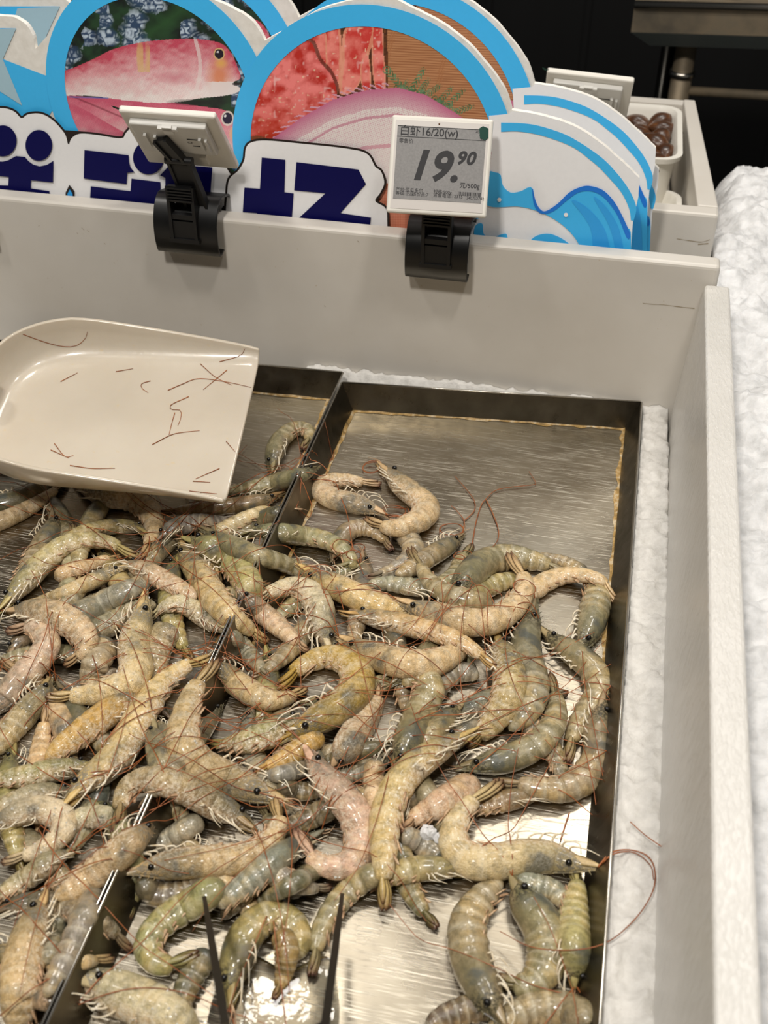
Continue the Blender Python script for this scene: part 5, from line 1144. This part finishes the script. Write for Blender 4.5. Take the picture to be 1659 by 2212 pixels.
FR = [('long thin brown feeler curving along the upper left rim of the scoop', [(25, 135), (150, 185), (250, 215), (320, 218), (365, 190), (378, 155)]),
      ('short straight brown feeler at the left of the scoop bowl', [(262, 370), (335, 332)]),
      ('short pale brown feeler at the upper middle of the scoop bowl', [(500, 327), (575, 314)]),
      ('small hooked brown feeler in the middle of the scoop bowl', [(650, 367), (612, 380), (615, 400), (640, 418)]),
      ('longest feeler in the scoop, reaching over its straight front lip', [(725, 408), (790, 380), (860, 357), (980, 372), (1085, 395)]),
      ('straight brown feeler crossing the longest one near the scoop lip', [(865, 293), (930, 350), (1000, 385)]),
      ('thin feeler slanting down left across the crossed pair in the scoop', [(980, 320), (930, 362), (878, 405)]),
      ('S-shaped brown feeler in the lower middle of the scoop', [(815, 435), (740, 470), (740, 490), (780, 495), (780, 530), (768, 560)]),
      ('thin upright feeler under the S-shaped one in the scoop', [(755, 505), (742, 550), (730, 600)]),
      ('bent brown feeler below the S-shaped one in the scoop', [(658, 642), (740, 600), (800, 588), (862, 582)]),
      ('short brown feeler at the lower left of the scoop, left of a crossed pair', [(220, 665), (298, 700)]),
      ('short brown feeler crossing another at the lower left of the scoop', [(235, 637), (280, 692), (318, 690)]),
      ('dark straight feeler along the near rim of the scoop', [(303, 732), (400, 745), (497, 744)]),
      ('short dark feeler next to the lower part of the scoop lip', [(977, 628), (1015, 672)]),
      ('short level feeler near the lower lip corner of the scoop', [(833, 800), (908, 805)]),
      ('slanted feeler near the lower lip corner of the scoop', [(948, 745), (845, 790)]),
      ('lowest thin feeler in the scoop beside the near rim', [(818, 843), (938, 855)]),
      ('curved pale feeler at the upper lip corner of the scoop', [(948, 285), (1035, 258), (1058, 228)])]
for lab, pts in FR:
    q = catmull(zz3(pts), 16); w3 = [on_scoop(*p) for p in q]; w3 = [p for p in w3 if p is not None]
    if len(w3) < 3: continue
    v, f = tube_geo(w3, np.linspace(.00042, .00022, len(w3)), 6); o = mesh_obj('broken_feeler', v, f, MAT['antenna'], label=lab); tag(o, None, 'shrimp feeler', 'broken feelers lying in the scoop')

# ================================================================== tongs
MAT['steel_tong'] = plain('tong_steel', srgb(84, 82, 78), .3, 1.)
tg = thing('tongs', 'dark steel tongs reaching in from the front edge', 'tongs', P(600, 2150, .05))
for (a, b) in (((443, 1948), (489, 2225)), ((738, 1942), (701, 2225))):
    T0 = P(a[0], a[1], .036); B0 = P(b[0], b[1], .112); E0 = T0 + (B0 - T0) * 1.9
    E0[0] = (E0[0] + P(595, 2225, .112)[0] * 1) / 2
    ax = unit(B0 - T0); s_ = unit(np.cross(ax, unit(CAM - T0))); nn = np.cross(s_, ax); v = []
    n = 20
    for i in range(n):
        t = i / (n - 1); c = T0 + (E0 - T0) * t if t > .55 else T0 + (B0 - T0) * (t / .55) * (.55 * 1.9)
        w = .0012 + .0010 * min(1, t / .25)
        for u, d in ((-1, -.5), (1, -.5), (1, .5), (-1, .5)): v.append(c + s_ * w * u + nn * .0075 * d)
    f = [(3, 2, 1, 0), tuple(range((n - 1) * 4, n * 4))] + [(i * 4 + k, i * 4 + (k + 1) % 4, (i + 1) * 4 + (k + 1) % 4, (i + 1) * 4 + k) for i in range(n - 1) for k in range(4)]
    mesh_obj('tong_arm', v, f, MAT['steel_tong'], tg, smooth=False)

# ================================================================== water, ice crumbs, feelers
wl = [(470, 2120), (540, 2060), (620, 2090), (700, 2060), (728, 2110), (722, 2230), (600, 2290), (450, 2280)]
q = [P(x, y, .0028) for x, y in catmull(wl, 60, True)]
c0 = np.mean(q, 0); vv = [c0]; 
for rr, zh in ((.55, .0028), (.9, .0026), (1.0, .0006)): vv += [np.array([c0[0] + (p[0] - c0[0]) * rr, c0[1] + (p[1] - c0[1]) * rr, zh]) for p in q]
f = [(0, 1 + i, 1 + (i + 1) % 60) for i in range(60)] + [(1 + a * 60 + i, 1 + (a + 1) * 60 + i, 1 + (a + 1) * 60 + (i + 1) % 60, 1 + a * 60 + (i + 1) % 60) for a in (0, 1) for i in range(60)]
m = NT('water'); m.set(Base_Color=(.95, .93, .86, 1), Roughness=.03, Transmission_Weight=1., IOR=1.33); m.bump(m.noise(60, 3), .15, .003)
o = mesh_obj('water_puddle', vv, f, m.m, label='shallow puddle of melt water on the tray at the front'); tag(o, None, 'water', None, 'stuff')
# frost crumbs lying on the shrimps
vv = []; ff = []; cnt = 0; cr = random.Random(5)
for key in ('A13', 'D2', 'D3', 'D8', 'E5', 'E4', 'D1', 'A17', 'D7', 'B8', 'D9', 'G5', 'D12', 'A15', 'E9', 'C3', 'D6', 'C9'):
    r = SHRIMPS[key]; b = [c for c in r.children if c.name.startswith('body')][0]; off = np.array(root_loc(b)); me = b.data
    for k in range(46):
        p = me.polygons[cr.randrange(len(me.polygons))]
        if p.normal.z < .15: continue
        c = np.array(p.center) + off + np.array(p.normal) * .0003; s_ = cr.uniform(.0004, .0011)
        A = np.array([[cr.uniform(-1, 1) for _ in range(3)] for _ in range(6)]); A = A / np.linalg.norm(A, axis=1)[:, None]
        oct_ = [(1, 0, 0), (-1, 0, 0), (0, 1, 0), (0, -1, 0), (0, 0, 1), (0, 0, -1)]; bidx = len(vv)
        vv += [c + s_ * (np.array(o_) + .35 * a) for o_, a in zip(oct_, A)]
        ff += [tuple(bidx + i for i in t) for t in ((0, 2, 4), (2, 1, 4), (1, 3, 4), (3, 0, 4), (2, 0, 5), (1, 2, 5), (3, 1, 5), (0, 3, 5))]
o = mesh_obj('frost_crumbs', vv, ff, plain('frost', srgb(236, 230, 216), .35, 0, None, Subsurface_Weight=.2), smooth=False, label='white ice crumbs frozen onto the shrimps of the heap'); tag(o, None, 'ice', None, 'stuff')
for lab, c, seed in (('small lump of white ice beside the blue-grey shrimp end', (925, 1800), 3), ('tiny lump of white ice near the middle front shrimp', (955, 1812), 4)):
    rr = random.Random(seed); v, f = sphere_geo(P(c[0], c[1], .012), .0055, 10, 7); v = [np.array(p) + [rr.uniform(-.0012, .0012) for _ in range(3)] for p in v]
    o = mesh_obj('ice_lump', v, f, MAT['ice'], label=lab, smooth=False); tag(o, None, 'ice', 'ice lumps among the shrimps')

def drape(path_xy, lift=.0022):
    z = hget(path_xy[:, 0], path_xy[:, 1]); zz_ = np.pad(z, 7, mode='edge'); mx = np.array([zz_[i:i + 15].max() * .6 + zz_[i:i + 15].mean() * .4 for i in range(len(z))])
    zz_ = np.pad(mx, 4, mode='edge'); mx = np.array([zz_[i:i + 9].mean() for i in range(len(z))]); return np.maximum(mx, z * .9) + lift
def px_path(pts, zfix=None, n=60, lift=.0016):
    q = catmull(pts, n); w = np.array([P(a, b, .012) for a, b in q])
    for _ in range(4):
        zv = np.full(n, zfix) if zfix is not None else drape(w, lift); w = np.array([P(a, b, c) for (a, b), c in zip(q, zv)])
    return w
c3 = lambda pts: [(800 + x / 2.676, 980 + y / 2.676) for x, y in pts]
MAN = [('C17', [(1292, 1872), (1320, 1842), (1360, 1836), (1400, 1850), (1415, 1885), (1408, 1930), (1372, 1985), (1312, 2035), (1240, 2052), (1150, 2046), (1080, 2012)]),
       ('C17', [(1292, 1874), (1325, 1845), (1370, 1842), (1404, 1868), (1412, 1900)]),
       ('C33', c3([(590, 520), (610, 400), (640, 300), (668, 262), (720, 215), (800, 195), (940, 180), (955, 165), (917, 103)])),
       ('C33', c3([(668, 262), (710, 350), (740, 440), (735, 500), (690, 550), (600, 570)])),
       ('C32', c3([(530, 465), (542, 390), (500, 330), (468, 302)])), ('C32', c3([(540, 390), (600, 330), (600, 270), (550, 200), (488, 130)])),
       ('B7', [(1060 / 3.95 + 400, 220 / 3.95 + 980), (720, 1040), (735, 1070), (752, 1120), (762, 1180), (785, 1240)])]
for k_, pts in MAN:
    root = SHRIMPS[k_]; w3 = px_path(pts); v, f = tube_geo(w3, np.linspace(.00055, .0003, len(w3)), 6); mesh_obj('antenna', v, f, MAT['antenna'], root)
done = {}
ar = random.Random(21)
for root, p0, d0, flags, lab in HEADS:
    if root in (SHRIMPS['C17'],): continue
    for k in range(1 if ar.random() < .55 else 2):
        n = 70; L = ar.uniform(.10, .21); st = L / n; a = math.atan2(d0[1], d0[0]) + ar.uniform(-.7, .7); cur = ar.uniform(-6, 6); p = np.array(p0[:2]); path = [p.copy()]
        for i in range(n - 1):
            a += (cur + 8 * (vnoise(i * .06 + k * 9 + p0[0] * 50, 4.4 + p0[1] * 70) - .5)) * st; q = p + st * np.array([math.cos(a), math.sin(a)])
            if not (-.50 < q[0] < .147 and -.76 < q[1] < -.03): a += 2.2; q = p + st * np.array([math.cos(a), math.sin(a)])
            if q[1] > -.30 and q[0] > -.14: a += .25; 
            p = q; path.append(p.copy())
        xy = np.array(path); z = drape(xy); z[:6] = np.linspace(p0[2], z[5], 6); w3 = np.c_[xy, z]
        v, f = tube_geo(w3, np.linspace(.00040, .00022, n), 5); mesh_obj('antenna', v, f, MAT['antenna'], root)
w3 = px_path([(1361, 1775), (1395, 1805), (1440, 1836)], .0315, 20); v, f = tube_geo(w3, .0004, 6); o = mesh_obj('broken_feeler', v, f, MAT['antenna'], label='brown feeler lying on the ice right of the tray'); tag(o, None, 'shrimp feeler')
w3 = px_path([(1230, 1755), (1221, 1782), (1211, 1815)], None, 20); v, f = tube_geo(w3, .0005, 6); o = mesh_obj('broken_feeler', v, f, MAT['antenna'], label='short dark feeler on the bright bare patch at the right tray side'); tag(o, None, 'shrimp feeler')

# ================================================================== light
def area(name, loc, target, sx, sy, power, col=(1, .95, .885)):
    l = bpy.data.lights.new(name, 'AREA'); l.shape = 'RECTANGLE'; l.size = sx; l.size_y = sy; l.energy = power; l.color = col
    o = bpy.data.objects.new(name, l); COL.objects.link(o); o.location = loc
    o.rotation_euler = (Vector(target) - Vector(loc)).to_track_quat('-Z', 'Y').to_euler(); return o
area('ceiling_lamp', (-.3, -1.35, 1.95), (0, -.1, .1), .2, .2, 44)
area('ceiling_lamp', (.45, -.6, 2.0), (.15, -.2, 0), .18, .18, 19)
area('ceiling_lamp', (-1.05, -.45, 1.8), (.15, -.35, 0), .2, .2, 15)
area('ceiling_lamp', (.75, .55, 2.0), (.4, .2, 0), .25, .25, 15)
area('ceiling_lamp', (-.5, .45, 2.1), (-.2, -.1, 0), .22, .22, 9)
area('ceiling_lamp', (.25, 1.6, 2.7), (.1, -.4, 0), .7, .3, 30)
world = bpy.data.worlds.new('world'); scene.world = world; world.use_nodes = True
world.node_tree.nodes['Background'].inputs[0].default_value = (.93, .96, 1.0, 1); world.node_tree.nodes['Background'].inputs[1].default_value = .05
scene.cycles.max_bounces = 8
try: scene.cycles.use_denoising = True
except Exception: pass
